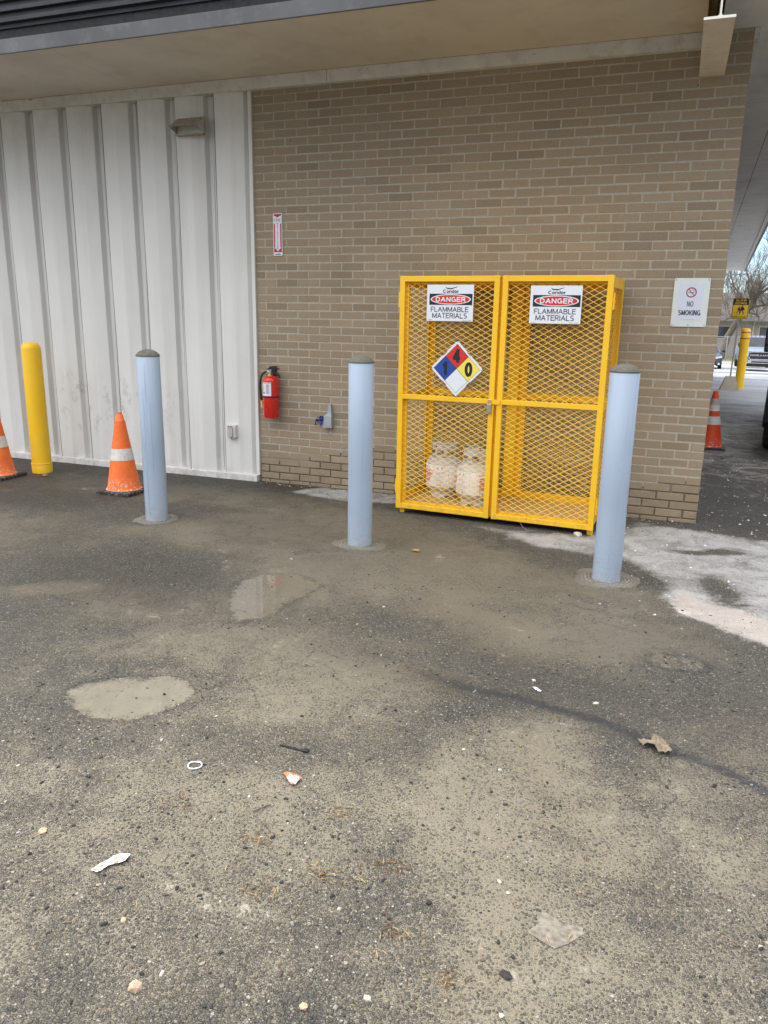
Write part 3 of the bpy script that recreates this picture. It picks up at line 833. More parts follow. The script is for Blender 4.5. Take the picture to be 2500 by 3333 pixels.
def brick_wall():
    me_v = []; me_f = []; tone = []; mi = []
    rng = random.Random(3)
    def brick(x0, x1, z0, z1, y, t):
        c = 0.003
        j = lambda: rng.uniform(-.0021, .0021)
        x0 += j(); x1 += j(); z0 += j() * .8; z1 += j() * .8; y += rng.uniform(-.0012, .0012)
        o = len(me_v)
        ry = 0.025
        me_v.extend([(x0+c, y, z0+c), (x1-c, y, z0+c), (x1-c, y, z1-c), (x0+c, y, z1-c),
                     (x0, y+c, z0), (x1, y+c, z0), (x1, y+c, z1), (x0, y+c, z1),
                     (x0, y+ry, z0), (x1, y+ry, z0), (x1, y+ry, z1), (x0, y+ry, z1)])
        for f in ((0,1,2,3),(4,5,1,0),(5,6,2,1),(6,7,3,2),(7,4,0,3),(8,9,5,4),(9,10,6,5),(10,11,7,6),(11,8,4,7)):
            me_f.append(tuple(i+o for i in f)); tone.append(t); mi.append(0)
    jw = 0.0095
    for k in range(-2, 51):
        # course between joint k and k+1; joint k height
        zt = ZJ + (49 - k) * CZ; zb = zt - CZ
        if k == 50: zb, zt = -0.09, -0.04
        if zb > 3.5: continue
        par = (k - 15) % 2
        xs = [(i if par == 0 else i + .5) * BW for i in range(-1, 19)]
        edges = [WX0] + [x for x in xs if WX0 + .02 < x < WX1 - .02] + [WX1 + jw / 2]
        for a, b in zip(edges[:-1], edges[1:]):
            t = min(1, max(0, rng.gauss(.5, .19)))
            if rng.random() < .03: t = 0.0
            brick(a + jw / 2, b - jw / 2, zb + jw / 2, min(zt, 3.52) - jw / 2, 0.0, t)
    # a half footing course at grade
    # mortar bed: flush above, raked out low down
    def mort(y, z0, z1):
        o = len(me_v)
        me_v.extend([(WX0 + .002, y, z0), (WX1 - .004, y, z0), (WX1 - .004, y, z1), (WX0 + .002, y, z1)])
        me_f.append((o, o+1, o+2, o+3)); tone.append(.5); mi.append(1)
    zs = ZJ + 4 * CZ
    # raked zone varies along the wall: build as columns
    n = 38
    for i in range(n):
        xa = WX0 + .002 + (WX1 - WX0 - .006) * i / n; xb = WX0 + .002 + (WX1 - WX0 - .006) * (i + 1) / n
        hgt = zs + .5 * CZ * math.sin(i * .9) + (0 if i > 4 else -2 * CZ) + (CZ if 8 < i < 30 else -CZ * .3)
        hgt = ZJ + round((hgt - ZJ) / CZ) * CZ + CZ * .5
        o = len(me_v)
        me_v.extend([(xa, .015, -.15), (xb, .015, -.15), (xb, .015, hgt), (xa, .015, hgt), (xa, .0022, hgt), (xb, .0022, hgt), (xb, .0022, 3.52), (xa, .0022, 3.52)])
        for f in ((0,1,2,3), (3,2,5,4), (4,5,6,7)):
            me_f.append(tuple(q+o for q in f)); tone.append(.5); mi.append(1)
    me = bpy.data.meshes.new('brick_wall')
    me.from_pydata(me_v, [], me_f)
    me.materials.append(M_BRICK); me.materials.append(M_MORT)
    me.polygons.foreach_set('material_index', mi)
    at = me.attributes.new('tone', 'FLOAT', 'FACE')
    at.data.foreach_set('value', tone)
    o = bpy.data.objects.new('brick_wall', me)
    COL.objects.link(o); o.parent = bld
    return o
brick_wall()

# body of the building behind the face, side wall of brick (texture), roof
def mat_sidebrick():
    m = NT('side_brick', 0.9, 0.25)
    p = m.pos()
    sp = m.n('SeparateXYZ', i_0=p).outputs
    v = m.n('CombineXYZ', i_0=m.math('ADD', sp[1], 0.0), i_1=m.math('SUBTRACT', sp[2], ZJ), i_2=0.0).outputs[0]
    br = m.n('TexBrick', i_Vector=v, i_Scale=1.0)
    br.inputs['Brick Width'].default_value = BW
    br.inputs['Row Height'].default_value = CZ
    br.inputs['Mortar Size'].default_value = 0.005
    br.inputs['Color1'].default_value = (0.22, 0.17, 0.12, 1)
    br.inputs['Color2'].default_value = (0.34, 0.275, 0.195, 1)
    br.inputs['Mortar'].default_value = (0.40, 0.36, 0.30, 1)
    c = m.mix(m.rng(m.noise(150, 4), .3, .7, 0, .35), br.outputs['Color'], (0.12, 0.09, 0.06))
    m.link(c, 'Base Color')
    m.link(m.bump(br.outputs['Fac'], -0.5, 0.004), 'Normal')
    return m.m
b = MB(); b.box(WX0, WX1 - .001, .028, 27.8, -1.6, 3.52)
b.build('side_wall', bld, mat_sidebrick())
b = MB(); b.box(-14, WX0 - .002, .10, 27.8, -1.6, 3.52)
b.build('rear_wall', bld, M_SIDING)
b = MB(); b.box(-14.1, 4.25, -1.0, 28.0, 3.56, 3.78)
b.build('roof', bld, M_ROOFT)

# white ribbed siding: one folded sheet, extruded profile
prof = []
seams = [-0.843 - .3945 * k for k in range(0, 32)][::-1] + [-0.449]
def panel(s, last=False):
    p = [(s + .001, .040), (s + .0012, -.035), (s + .008, -.0375), (s + .152, -.0375), (s + .268, -.004), (s + .290, .040)]
    if not last:
        p += [(s + .320, .040), (s + .324, .035), (s + .332, .040), (s + .3905, .040)]
    return p
for s_ in seams[:-1]:
    prof += panel(s_)
prof += panel(-0.449, True)
prof += [(-0.128, .040)]
b = MB()
n = len(prof)
zt, zb = 3.40, 0.058
nz = 8
vs_ = []
for k in range(nz + 1):
    z = zb + (zt - zb) * k / nz
    for i, (x, y) in enumerate(prof):
        vs_.append((x, y + .0025 * math.sin(i * 1.7 + k * 1.3), z))
fs_ = []
for k in range(nz):
    for i in range(n - 1):
        fs_.append((k*n+i, k*n+i+1, (k+1)*n+i+1, (k+1)*n+i))
b.add(vs_, fs_)
b.build('metal_siding', bld, M_SIDING)
b = MB(); b.box(-.1275, WX0 - .001, -.022, .099, .058, 3.40)
b.build('corner_trim', bld, M_SIDING)
b = MB(); b.box(-14, -.112, -.050, .095, -.12, .060, bev=.004)
b.build('base_trim', bld, M_SIDING)
# dark strip along each siding seam: its shadow line put in as colour
b = MB()
for s_ in seams:
    b.box(s_ - .0045, s_ + .0005, -.0335, .038, .062, 3.38)
b.build('seam_shadow_strip', bld, plain('seam_shadow_dark', (0.10, 0.095, 0.085), 0.8, var=.3, vscale=8))
# eave trim (in lengths with visible butt joints)
b = MB()
for x0, x1 in ((-14, -1.70), (-1.697, .62), (.623, 3.44)):
    b.box(x0, x1, -.062, -.001 if x0 > 0 else .02, 3.352, 3.447, bev=.003)
b.build('eave_trim', bld, M_EAVE)
# soffits
b = MB()
for x0, x1 in ((-14, -6.1), (-6.097, -1.2), (-1.197, 3.448)):
    b.box(x0, x1, -1.155, .0, 3.449, 3.47)
b.build('soffit', bld, M_SOFB)
b = MB(); b.box(3.449, 3.50, -1.155, .0, 3.500, 3.52)
b.build('soffit_recess', bld, M_OLIVE)
def xo(y): return 4.30 + .0469 * (y + 1.155)      # outer edge of the side overhang
b = MB()
# grey side soffit in panels, 1.22 m long with open joints
yy = -1.155
edges = [-1.155, .0, 1.9, 4.5, 7.1, 9.7, 12.3, 14.9, 17.5, 20.1, 22.7, 25.3, 28.0]
for a, c in zip(edges[:-1], edges[1:]):
    xi = 3.545 if a < -.5 else 3.7565
    for u0, u1 in ((0, .52), (.52, 1)):
        g = .004
        x00 = xi + (xo(a) - xi) * u0; x01 = xi + (xo(a) - xi) * u1
        x10 = xi + (xo(c) - xi) * u0; x11 = xi + (xo(c) - xi) * u1
        b.prism([(x00 + (g if u0 else 0), a + g), (x01 - g, a + g), (x11 - g, c - g), (x10 + (g if u0 else 0), c - g)], 'z', 3.462, 3.475)
b.build('side_soffit', bld, M_SOFG)
b = MB(); b.prism([(3.50, -1.14), (xo(-1.14) - .01, -1.14), (xo(28) - .01, 28.0), (3.50, 28.0)], 'z', 3.480, 3.556)
b.build('soffit_backing', bld, M_BLACKGAP)
b = MB(); b.box(3.757, 3.790, .002, 1.1, 3.40, 3.4615)
b.build('wall_head_trim', bld, M_TRIM)
# fascias
b = MB()
b.box(-14, 4.36, -1.175, -1.156, 3.436, 3.535, bev=.003)
b.build('fascia', bld, M_FASC)
b = MB(); b.box(-14, 4.36, -1.150, -1.10, 3.536, 3.605)
b.build('drip_gap', bld, M_BLACKGAP)
b = MB()
zz = 3.606
pr = []
while zz < 4.15:
    pr += [(-1.165, zz), (-1.165, zz + .026), (-1.195, zz + .034), (-1.195, zz + .062), (-1.165, zz + .070)]
    zz += .072
pr += [(-1.10, zz), (-1.10, 3.606)]
b.prism(pr, 'x', -14, 4.40)
b.build('ribbed_fascia', bld, M_ROOFD)
b = MB()
for (a, c) in ((-1.155, 28.0),):
    b.prism([(xo(a) - .03, a), (xo(a) + .045, a), (xo(c) + .045, c), (xo(c) - .03, c)], 'z', 3.44, 3.50)
    b.mat(M_TRIM)
    b.mats = [M_TRIM, M_ROOFD]; b.cur = 1
    b.prism([(xo(a) + .046, a), (xo(a) + .085, a), (xo(c) + .085, c), (xo(c) + .046, c)], 'z', 3.43, 3.62)
b.build('side_fascia', bld)
# cantilevered steel beam (I section)
b = MB(); b.mats = [M_BEAM, M_BEAMW]; b.cur = 0
b.box(3.432, 3.598, -1.115, .02, 3.186, 3.198)
b.box(3.5135, 3.5215, -1.115, .02, 3.1985, 3.495)
b.cur = 1
b.box(3.431, 3.599, -1.1175, -1.1155, 3.185, 3.199)
b.prism([(3.500, 3.199), (3.511, 3.204), (3.5125, 3.215), (3.5125, 3.495), (3.5225, 3.495), (3.5225, 3.215), (3.524, 3.204), (3.535, 3.199)], 'y', -1.1175, -1.1155)
b.build('steel_beam', bld)

# ------------------------------------------------------------------ bollards in front of the wall
def bollard(x, y, h, label, lean=0.0, ccol=0.2, crack=None, seed=1):
    t = thing('bollard', label, 'bollard', (x, y, 0), 0, 'pale blue bollards in front of the brick wall')
    rr = random.Random(seed)
    t.rotation_euler = (0, lean, rr.uniform(-.5, .5))
    b = MB(); r = .0842
    b.lathe([(r, -.05), (r, .02), (r, .5), (r, h - .004), (r - .003, h)], 48)
    b.build('post', t, M_BLUE)
    b = MB()
    b.lathe([(r + .0015, h - .001), (r + .002, h + .006), (r - .004, h + .014), (r * .82, h + .026), (r * .55, h + .040), (r * .25, h + .047), (0.0, h + .049)], 40)
    b.build('cap', t, M_CAP)
    b = MB()
    n = 56; vs = []; fs = []
    rings = [(.0845, .003), (.095, .005), (ccol * .62, .0052), (ccol * .68, .003), (ccol * .80, .003), (ccol * .90, .0003)]
    for q, (rd, zz) in enumerate(rings):
        for i in range(n):
            a = 2 * math.pi * i / n
            k = rd * (1 + (0 if q < 1 else .22) * mnoise.noise(Vector((math.cos(a) * 1.3 + seed * 7, math.sin(a) * 1.3, q * .12))) + (0 if q < 3 else .10) * mnoise.noise(Vector((math.cos(a) * 6, math.sin(a) * 6 + seed, 0))))
            vs.append((k * math.cos(a), k * math.sin(a), zz + .0015 * mnoise.noise(Vector((math.cos(a) * 3, math.sin(a) * 3, q)))))
    for q in range(len(rings) - 1):
        for i in range(n):
            i2 = (i + 1) % n
            fs.append((q*n+i, q*n+i2, (q+1)*n+i2, (q+1)*n+i))
    b.add(vs, fs, True)
    b.build('footing_ring', t, M_COLLAR)
    if crack:
        b = MB()
        for (a, z0, z1, w) in crack:
            k = 18
            pa = []
            for i in range(k + 1):
                z = z0 + (z1 - z0) * i / k
                aa = a + .025 * math.sin(i * 1.1) + .012 * math.sin(i * 2.7)
                pa.append((aa, z, w * (.3 + .7 * math.sin(math.pi * (i + .5) / (k + 1)))))
            vs = []
            for aa, z, ww in pa:
                for s_ in (-1, 1):
                    q = aa + s_ * ww / r / 2
                    vs.append(((r + .0006) * math.cos(q), (r + .0006) * math.sin(q), z))
            b.add(vs, [(2*i, 2*i+1, 2*i+3, 2*i+2) for i in range(k)])
        b.build('paint_crack', t, plain('crack_dark', (.13, .17, .23), .8, var=.2))
    return t
bollard(-.129, -1.559, 1.228, 'pale blue bollard with cracked paint, standing right beside an orange cone', ccol=.185,
        crack=[(R(-70), .03, .42, .003), (R(-68), .42, 1.0, .0016), (R(-35), .3, .9, .0014), (R(-52), .9, 1.18, .0016)], seed=1)
bollard(1.546, -1.556, 1.240, 'pale blue bollard in line with the left edge of the yellow cage, clear of cones', ccol=.20, seed=2)
bollard(3.211, -1.647, 1.250, 'pale blue bollard in front of the right side of the yellow cage', ccol=.215, seed=3)

yb = thing('bollard', 'bright yellow domed bollard against the white metal siding', 'bollard', (-2.232, -.517, 0))
b = MB(); r = .090
b.lathe([(r + .004, -.02), (r + .005, .088), (r + .001, .094), (r, .10), (r - .001, .6), (r - .002, 1.185), (r - .007, 1.205), (r - .022, 1.228), (r * .5, 1.241), (r * .2, 1.245), (0, 1.246)], 48)
b.build('sleeve', yb, M_BOLYEL)
b = MB(); b.lathe([(r + .0052, .086), (r + .008, .088), (r + .008, .093), (r + .002, .096)], 48, caps=False)
b.build('rim', yb, M_BOLYEL)

# ------------------------------------------------------------------ traffic cones
def cone(x, y, label, h=.71, bands=((.29, .392),), rot=0.0, mat=M_ORANGE, bmats=(M_REFL,), torn=False, basemat=M_RUBBER, seed=0):
    t = thing('traffic_cone', label, 'traffic cone', (x, y, 0), rot, 'orange traffic cones')
    b = MB()
    s_ = .178
    pts = []
    for (px, py), a0 in (((s_, s_), 0), ((-s_, s_), 90), ((-s_, -s_), 180), ((s_, -s_), 270)):
        for k in range(5):
            a = R(a0 + 22.5 * k)
            pts.append((px - math.copysign(.035, px) + .035 * math.cos(a), py - math.copysign(.035, py) + .035 * math.sin(a)))
    b.prism(pts, 'z', .002, .026)
    n = len(pts)
    b.add([(p[0], p[1], .026) for p in pts] + [(p[0] * .93, p[1] * .93, .034) for p in pts], [(i, (i+1) % n, n + (i+1) % n, n + i) for i in range(n)] + [tuple(range(n, 2*n))])
    b.build('base', t, basemat)
    r0, r1 = .143, .029
    def rad(z): return r0 + (r1 - r0) * (z - .035) / (h - .035)
    b = MB()
    pr = [(r0 + .012, .034), (r0 + .004, .040), (rad(.06), .06), (rad(.2), .2)]
    for z in (.286, .40, .44, .5, .58):
        pr.append((rad(z), z))
    if torn:
        pr += [(rad(.628) + .0015, .628), (rad(.632) - .002, .632), (r1 + .002, h - .035), (r1 - .007, h - .022)]
        b.lathe(pr, 40, caps=False)
        # ragged torn tip
        k = 14; vs = []
        for i in range(k):
            a = 2 * math.pi * i / k
            vs.append(((r1 - .007) * math.cos(a), (r1 - .007) * math.sin(a), h - .022))
        rr = random.Random(4)
        for i in range(k):
            a = 2 * math.pi * i / k
            up = .018 * (0.5 + .5 * math.cos(a - .4)) + rr.uniform(-.006, .006)
            vs.append(((r1 - .010) * math.cos(a) + .004, (r1 - .010) * math.sin(a), h - .022 + up))
        b.add(vs, [(i, (i+1) % k, k + (i+1) % k, k + i) for i in range(k)])
    else:
        pr += [(r1, h - .012), (r1 - .006, h), (r1 - .010, h), (r1 - .010, h - .05)]
        b.lathe(pr, 40, caps=False)
    b.build('cone_body', t, mat)
    for (z0, z1), bm_ in zip(bands, bmats):
        b = MB(); b.lathe([(rad(z0) + .0005, z0), (rad(z0) + .0018, z0 + .001), (rad(z1) + .0018, z1 - .001), (rad(z1) + .0005, z1)], 40, caps=False)
        b.build('band', t, bm_)
    return t
cone(-.955, -.90, 'orange cone with one white band and torn tip, beside the blue bollard', torn=True)
cone(-2.42, -.86, 'orange cone with one white band, cut off by the left picture edge', rot=.05)
cone(3.995, 4.035, 'red-orange cone with two worn grey and white bands, beyond the brick corner', bands=((.305, .405), (.47, .545), (.546, .62)), bmats=(M_REFL, M_REFL, M_REFL2), mat=M_ORANGE2)

# ------------------------------------------------------------------ yellow gas cylinder cage
CO = Vector((1.505, -.595, 0)); CR = -0.05803
cage = thing('gas_cage', 'tall yellow two-door steel cage with expanded metal mesh against the brick wall', 'storage cage', CO, CR)
def cw(x, y, z=0.0):
    return CO + Matrix.Rotation(CR, 3, 'Z') @ Vector((x, y, z))
DY0, DY1 = -.030, .004        # door depth (outer face, inner face)
CW, CD, CH = 1.530, .585, 1.835
def frame_part(name, boxes, parent, bev=.0025, mat=M_YEL):
    b = MB()
    for bx in boxes:
        b.box(*bx, bev=bev)
    return b.build(name, parent, mat)
def expanded(w, h, ox, oz, px=.0735, pz=.0405, sw=.0032, th=.0012, tilt=.0006, axis='y', depth=0.0):
    """expanded metal: staggered diamonds of flat strands"""
    b = MB()
    rows = int(h / (pz / 2)) + 1
    cols = int(w / px) + 2
    def node(i, j):
        X_, Z_ = i * px + (px / 2 if j % 2 else 0), j * pz / 2
        q_ = Vector((X_ * 3 + ox * 7, Z_ * 3, depth * 40))
        return (X_ + .0022 * mnoise.noise(q_), Z_ + .0022 * mnoise.noise(q_ + Vector((5, 5, 5))))
    def clip(a, c):
        x0, z0 = a; x1, z1 = c
        t0, t1 = 0.0, 1.0
        for p_, q_ in ((-(x1 - x0), x0), (x1 - x0, w - x0), (-(z1 - z0), z0), (z1 - z0, h - z0)):
            if abs(p_) < 1e-12:
                if q_ < 0: return None
            else:
                r_ = q_ / p_
                if p_ < 0: t0 = max(t0, r_)
                else: t1 = min(t1, r_)
        if t1 - t0 < 1e-3: return None
        return (x0 + (x1-x0)*t0, z0 + (z1-z0)*t0), (x0 + (x1-x0)*t1, z0 + (z1-z0)*t1)
    for j in range(rows + 1):
        for i in range(-1, cols + 1):
            a = node(i, j)
            for di in ((0, 1) if j % 2 else (-1, 0)):
                c = node(i + di, j + 1)
                cl = clip(a, c)
                if not cl: continue
                (x0, z0), (x1, z1) = cl
                dx, dz = x1 - x0, z1 - z0
                L = math.hypot(dx, dz)
                nx, nz_ = -dz / L * sw / 2, dx / L * sw / 2
                tl = tilt if nz_ > 0 else -tilt
                P = []
                for (x, z) in ((x0, z0), (x1, z1)):
                    for s_ in (1, -1):
                        for t_ in (0, 1):
                            X = ox + x + nx * s_; Z = oz + z + nz_ * s_; Y = depth - th / 2 + th * t_ + tl * s_ + .0028 * mnoise.noise(Vector((x * 4, z * 4, depth * 9)))
                            P.append((X, Y, Z) if axis == 'y' else (Y, X, Z))
                b.add(P, [(0,4,6,2), (1,3,7,5), (0,1,5,4), (2,6,7,3)])
    return b
def door(x0, x1, hinge_x, hside):
    d = MB()
    sw_ = .040
    z0, z1 = .041, 1.832
    d.box(x0, x0 + sw_, DY0, DY1, z0, z1, bev=.003)
    d.box(x1 - sw_, x1, DY0, DY1, z0, z1, bev=.003)
    d.box(x0 + sw_ - .001, x1 - sw_ + .001, DY0 + .0012, DY1, z0 + .002, z0 + .041, bev=.003)
    d.box(x0 + sw_ - .001, x1 - sw_ + .001, DY0 + .0012, DY1, z1 - .042, z1 - .0015, bev=.003)
    d.box(x0 + sw_ - .001, x1 - sw_ + .001, DY0 + .0012, DY1, .917, .954, bev=.003)
    o = d.build('door', cage, M_YEL)
    e = expanded(x1 - x0 - .03, z1 - z0 - .03, x0 + .015, z0 + .015, depth=-.006)
    e.build('door_mesh', o, M_YEL)
    for hz in (.22, 1.66):
        h_ = MB()
        h_.tube([(hinge_x, DY0 + .014, hz - .055), (hinge_x, DY0 + .014, hz + .055)], .0075, 10)
        h_.box(hinge_x - (.0 if hside > 0 else .004), hinge_x + (.004 if hside > 0 else .0), DY0 + .014, DY0 + .06, hz - .05, hz + .05)
        h_.box(hinge_x - .010, hinge_x + .010, DY0 + .006, DY0 + .022, hz - .004, hz + .004)
        h_.build('hinge', o, M_YEL)
    return o
dl = door(-.024, .746, -.030, -1)
dr = door(.768, 1.536, 1.543, 1)
# body frame
g = .006
frame_part('corner_post', [(0.0, .038, g, .042, .0, CH - .004)], cage)
frame_part('corner_post', [(CW - .040, CW, g, .042, .0, CH - .004)], cage)
frame_part('corner_post', [(0.0, .050, CD - .006, CD, .0, CH - .004), (0.0, .005, CD - .048, CD - .007, .0, CH - .004)], cage, bev=0)
frame_part('corner_post', [(CW - .050, CW, CD - .006, CD, .0, CH - .004), (CW - .005, CW, CD - .048, CD - .007, .0, CH - .004)], cage, bev=0)
frame_part('centre_post', [(.738, .778, g + .006, .03, .045, CH - .01)], cage)
frame_part('back_channel', [(.700, .775, CD - .052, CD - .046, .10, 1.80), (.7755, .781, CD - .052, CD - .006, .10, 1.80), (.782, .842, CD - .010, CD - .004, .10, 1.80)], cage, bev=0)
frame_part('bottom_rail', [(.042, CW - .044, .010, .016, .046, .100), (.054, CW - .054, CD - .007, CD - .001, .085, .150), (.006, .011, .044, CD - .05, .060, .150), (CW - .011, CW - .006, .044, CD - .05, .060, .150)], cage, bev=0)
frame_part('top_rail', [(.042, CW - .044, .010, .016, 1.775, 1.815), (.054, CW - .054, CD - .007, CD - .001, 1.755, 1.815), (.006, .011, .044, CD - .05, 1.755, 1.826), (CW - .006, CW - .001, .044, CD - .05, 1.755, 1.826)], cage, bev=0)
frame_part('middle_rail', [(.006, .011, .044, CD - .05, .905, .955), (.054, .699, CD - .013, CD - .008, .905, .955), (.844, CW - .054, CD - .013, CD - .008, .905, .955), (CW - .011, CW - .006, .044, CD - .05, .905, .955)], cage, bev=0)
b = MB(); b.box(.003, CW - .003, .004, CD - .002, 1.8185, 1.8265)
b.build('top_sheet', cage, M_YEL)
M_FLOOR = plain('dusty_yellow_floor', (0.60, 0.385, 0.13), 0.6, var=0.08, vscale=4, dirt=((0.42, 0.33, 0.22), 0.6, 8))
b = MB(); b.box(.012, CW - .012, .017, CD - .008, .084, .092)
b.build('floor_sheet', cage, M_FLOOR)
for nm, X in (('side_mesh', .0045), ('side_mesh', CW - .0045)):
    e = expanded(CD - .06, 1.70, .03, .10, axis='x', depth=X, sw=.0028)
    e.build(nm, cage, M_YEL)
e = expanded(CW - .03, 1.70, .015, .10, axis='y', depth=CD - .016, sw=.0026)
e.build('back_mesh', cage, M_YEL)
# hasp
b = MB()
b.box(.700, .795, DY0 - .0062, DY0 - .0022, .917, .953, bev=.001)
b.box(.786, .793, DY0 - .011, DY0 - .006, .917, .934)
b.box(.712, .716, DY0 - .016, DY0 - .006, .930, .944)
b.build('hasp', cage, M_YEL)
# paper tags inside
for xx in (.655, .855):
    b = MB()
    b.add([(xx, .03, 1.80), (xx + .05, .028, 1.803), (xx + .045, .024, 1.782), (xx + .008, .026, 1.779)], [(0, 1, 2, 3)])
    b.build('paper_tag', cage, M_WHTP)

# padlock
t = thing('padlock', 'small steel padlock hanging on the hasp of the yellow cage', 'padlock', cw(.716, DY0 - .012, .945), CR)
b = MB()
pp = [(-.011, 0, -.025), (-.011, 0, -.006)] + [(-.011 * math.cos(a), 0, -.006 + .011 * math.sin(a)) for a in [R(x) for x in range(20, 161, 20)]] + [(.011, 0, -.006), (.011, 0, -.025)]
b.tube(pp, .003, 8); b.build('shackle', t, M_STEEL)
b = MB(); b.box(-.017, .017, -.011, .007, -.094, -.025, bev=.003); b.build('lock_body', t, M_STEEL)

# chain hanging inside at the left
t = thing('chain', 'short steel chain hanging inside the cage by its left side mesh', 'chain', cw(.10, .45, 1.15), CR)
for i in range(5):
    b = MB()
    zc = -.036 * i
    pl = []
    for k in range(13):
        a = 2 * math.pi * k / 12
        u, v = .012 * math.cos(a), .024 * math.sin(a)
        pl.append((u, 0, zc + v) if i % 2 == 0 else (0, u, zc + v))
    b.tube(pl, .0034, 6, caps=False)
    b.build('link', t, M_STEEL)

# ------------------------------------------------------------------ signs on the cage
DF = DY0 - .0035
def danger(label, x0, x1, z0, z1):
    w, h = x1 - x0, z1 - z0
    t = thing('danger_sign', label, 'sign', cw(x0, DF, z0), CR, 'danger signs on the cage doors')
    b = MB(); b.box(0, w, -.002, .0, 0, h, bev=.0006); b.build('plate', t, M_WHTP)
    Y = -.0032
    X = lambda a: a * w
    Z = lambda a: a * h
    b = MB(); flat(b, [(X(.055), Z(.447)), (X(.975), Z(.447)), (X(.975), Z(.752)), (X(.055), Z(.752))], Y); b.build('black_panel', t, M_BLKP)
    b = MB(); flat(b, disc(X(.515), Z(.60), X(.432), Z(.142), 48), Y - .0008); b.build('oval_border', t, M_WHTP)
    b = MB(); flat(b, disc(X(.515), Z(.60), X(.405), Z(.118), 48), Y - .0016); b.build('red_oval', t, M_REDP)
    b = MB(); put_text(b, 'DANGER', X(.195), X(.835), Z(.530), Z(.668), Y - .0024, .028, spacing=1.0); b.build('danger_lettering', t, M_WHTP)
    b = MB()
    put_text(b, 'FLAMMABLE', X(.09), X(.90), Z(.255), Z(.395), Y, .002, spacing=.8)
    put_text(b, 'MATERIALS', X(.125), X(.875), Z(.080), Z(.225), Y, .002, spacing=.8)
    b.build('hazard_lettering', t, M_BLKP)
    b = MB()
    put_text(b, 'Condor', X(.345), X(.685), Z(.775), Z(.868), Y, .028, spacing=.8)
    # soaring bird above the maker's name
    bird = [(.40, .952), (.425, .918), (.455, .905), (.50, .898), (.545, .897), (.585, .907), (.635, .930), (.665, .955), (.635, .938), (.595, .925), (.565, .920),
            (.545, .908), (.525, .880), (.515, .862), (.505, .880), (.49, .888), (.455, .886), (.425, .898)]
    flat(b, [(X(a), Z(c)) for a, c in bird], Y)
    flat(b, [(X(.395), Z(.93)), (X(.43), Z(.886)), (X(.55), Z(.880)), (X(.56), Z(.905)), (X(.44), Z(.912))], Y - .0004)
    b.build('maker_mark', t, M_BLKP)
    b = MB()
    for a, c in ((.03, .12), (.78, .86), (.88, .97)):
        flat(b, [(X(a), Z(.03)), (X(c), Z(.03)), (X(c), Z(.037)), (X(a), Z(.037))], Y)
    b.build('small_print', t, M_GRYP)
    return t
danger('white DANGER FLAMMABLE MATERIALS sign on the left cage door, above the hazard diamond', .198, .558, 1.509, 1.768)
danger('white DANGER FLAMMABLE MATERIALS sign on the right cage door, with only mesh below it', .974, 1.333, 1.505, 1.762)

t = thing('hazard_diamond', 'red, blue, yellow and white diamond numbered 4, 1, 0 on the left cage door', 'sign', cw(.449, DF, 1.1655), CR)
RD = .206
b = MB(); b.prism([(0, RD), (-RD, 0), (0, -RD), (RD, 0)], 'y', -.002, 0); b.build('plate', t, M_WHTP)
r2 = .182
b = MB(); flat(b, [(0, r2), (-r2, 0), (0, -r2), (r2, 0)], -.0028); b.build('black_outline', t, M_BLKP)
gp = .0022
def dia(cx, cz, m, nm):
    q = r2 / 2 - gp
    b = MB(); flat(b, [(cx, cz + q), (cx - q, cz), (cx, cz - q), (cx + q, cz)], -.0036); b.build(nm, t, m)
dia(0, r2/2, M_REDP, 'red_quarter'); dia(-r2/2, 0, M_BLUEP, 'blue_quarter'); dia(r2/2, 0, M_YELP, 'yellow_quarter'); dia(0, -r2/2, M_WHTP, 'white_quarter')
for tx, cx, cz, w_, h_ in (('4', -.002, .094, .064, .108), ('1', -.094, .0, .040, .108), ('0', .094, -.003, .060, .108)):
    b = MB(); put_text(b, tx, cx - w_/2, cx + w_/2, cz - h_/2, cz + h_/2, -.0044, .034); b.build('numeral', t, M_BLKP)
b = MB()
for sx, sz in ((1, 1), (-1, 1), (1, -1), (-1, -1)):
    for k in (.35, ):
        a = Vector((sx * RD * .46, sz * RD * .54)); d_ = Vector((sx * .5, -sz * .5)).normalized()
        nn = Vector((sx, sz)).normalized() * -.003
        p0 = a - d_ * .02 + nn; p1 = a + d_ * .02 + nn
        stroke(b, [tuple(p0), tuple(p1)], .004, -.003)
b.build('small_print', t, M_GRYP)
for px_, pz_ in ((0, RD - .004), (-RD + .006, 0), (RD - .006, 0)):
    b = MB(); b.tube([(px_ - .006, -.006, pz_ - .006), (px_ + .006, -.006, pz_ + .008)], .0022, 6)
    b.build('cable_tie', t, M_BLK)

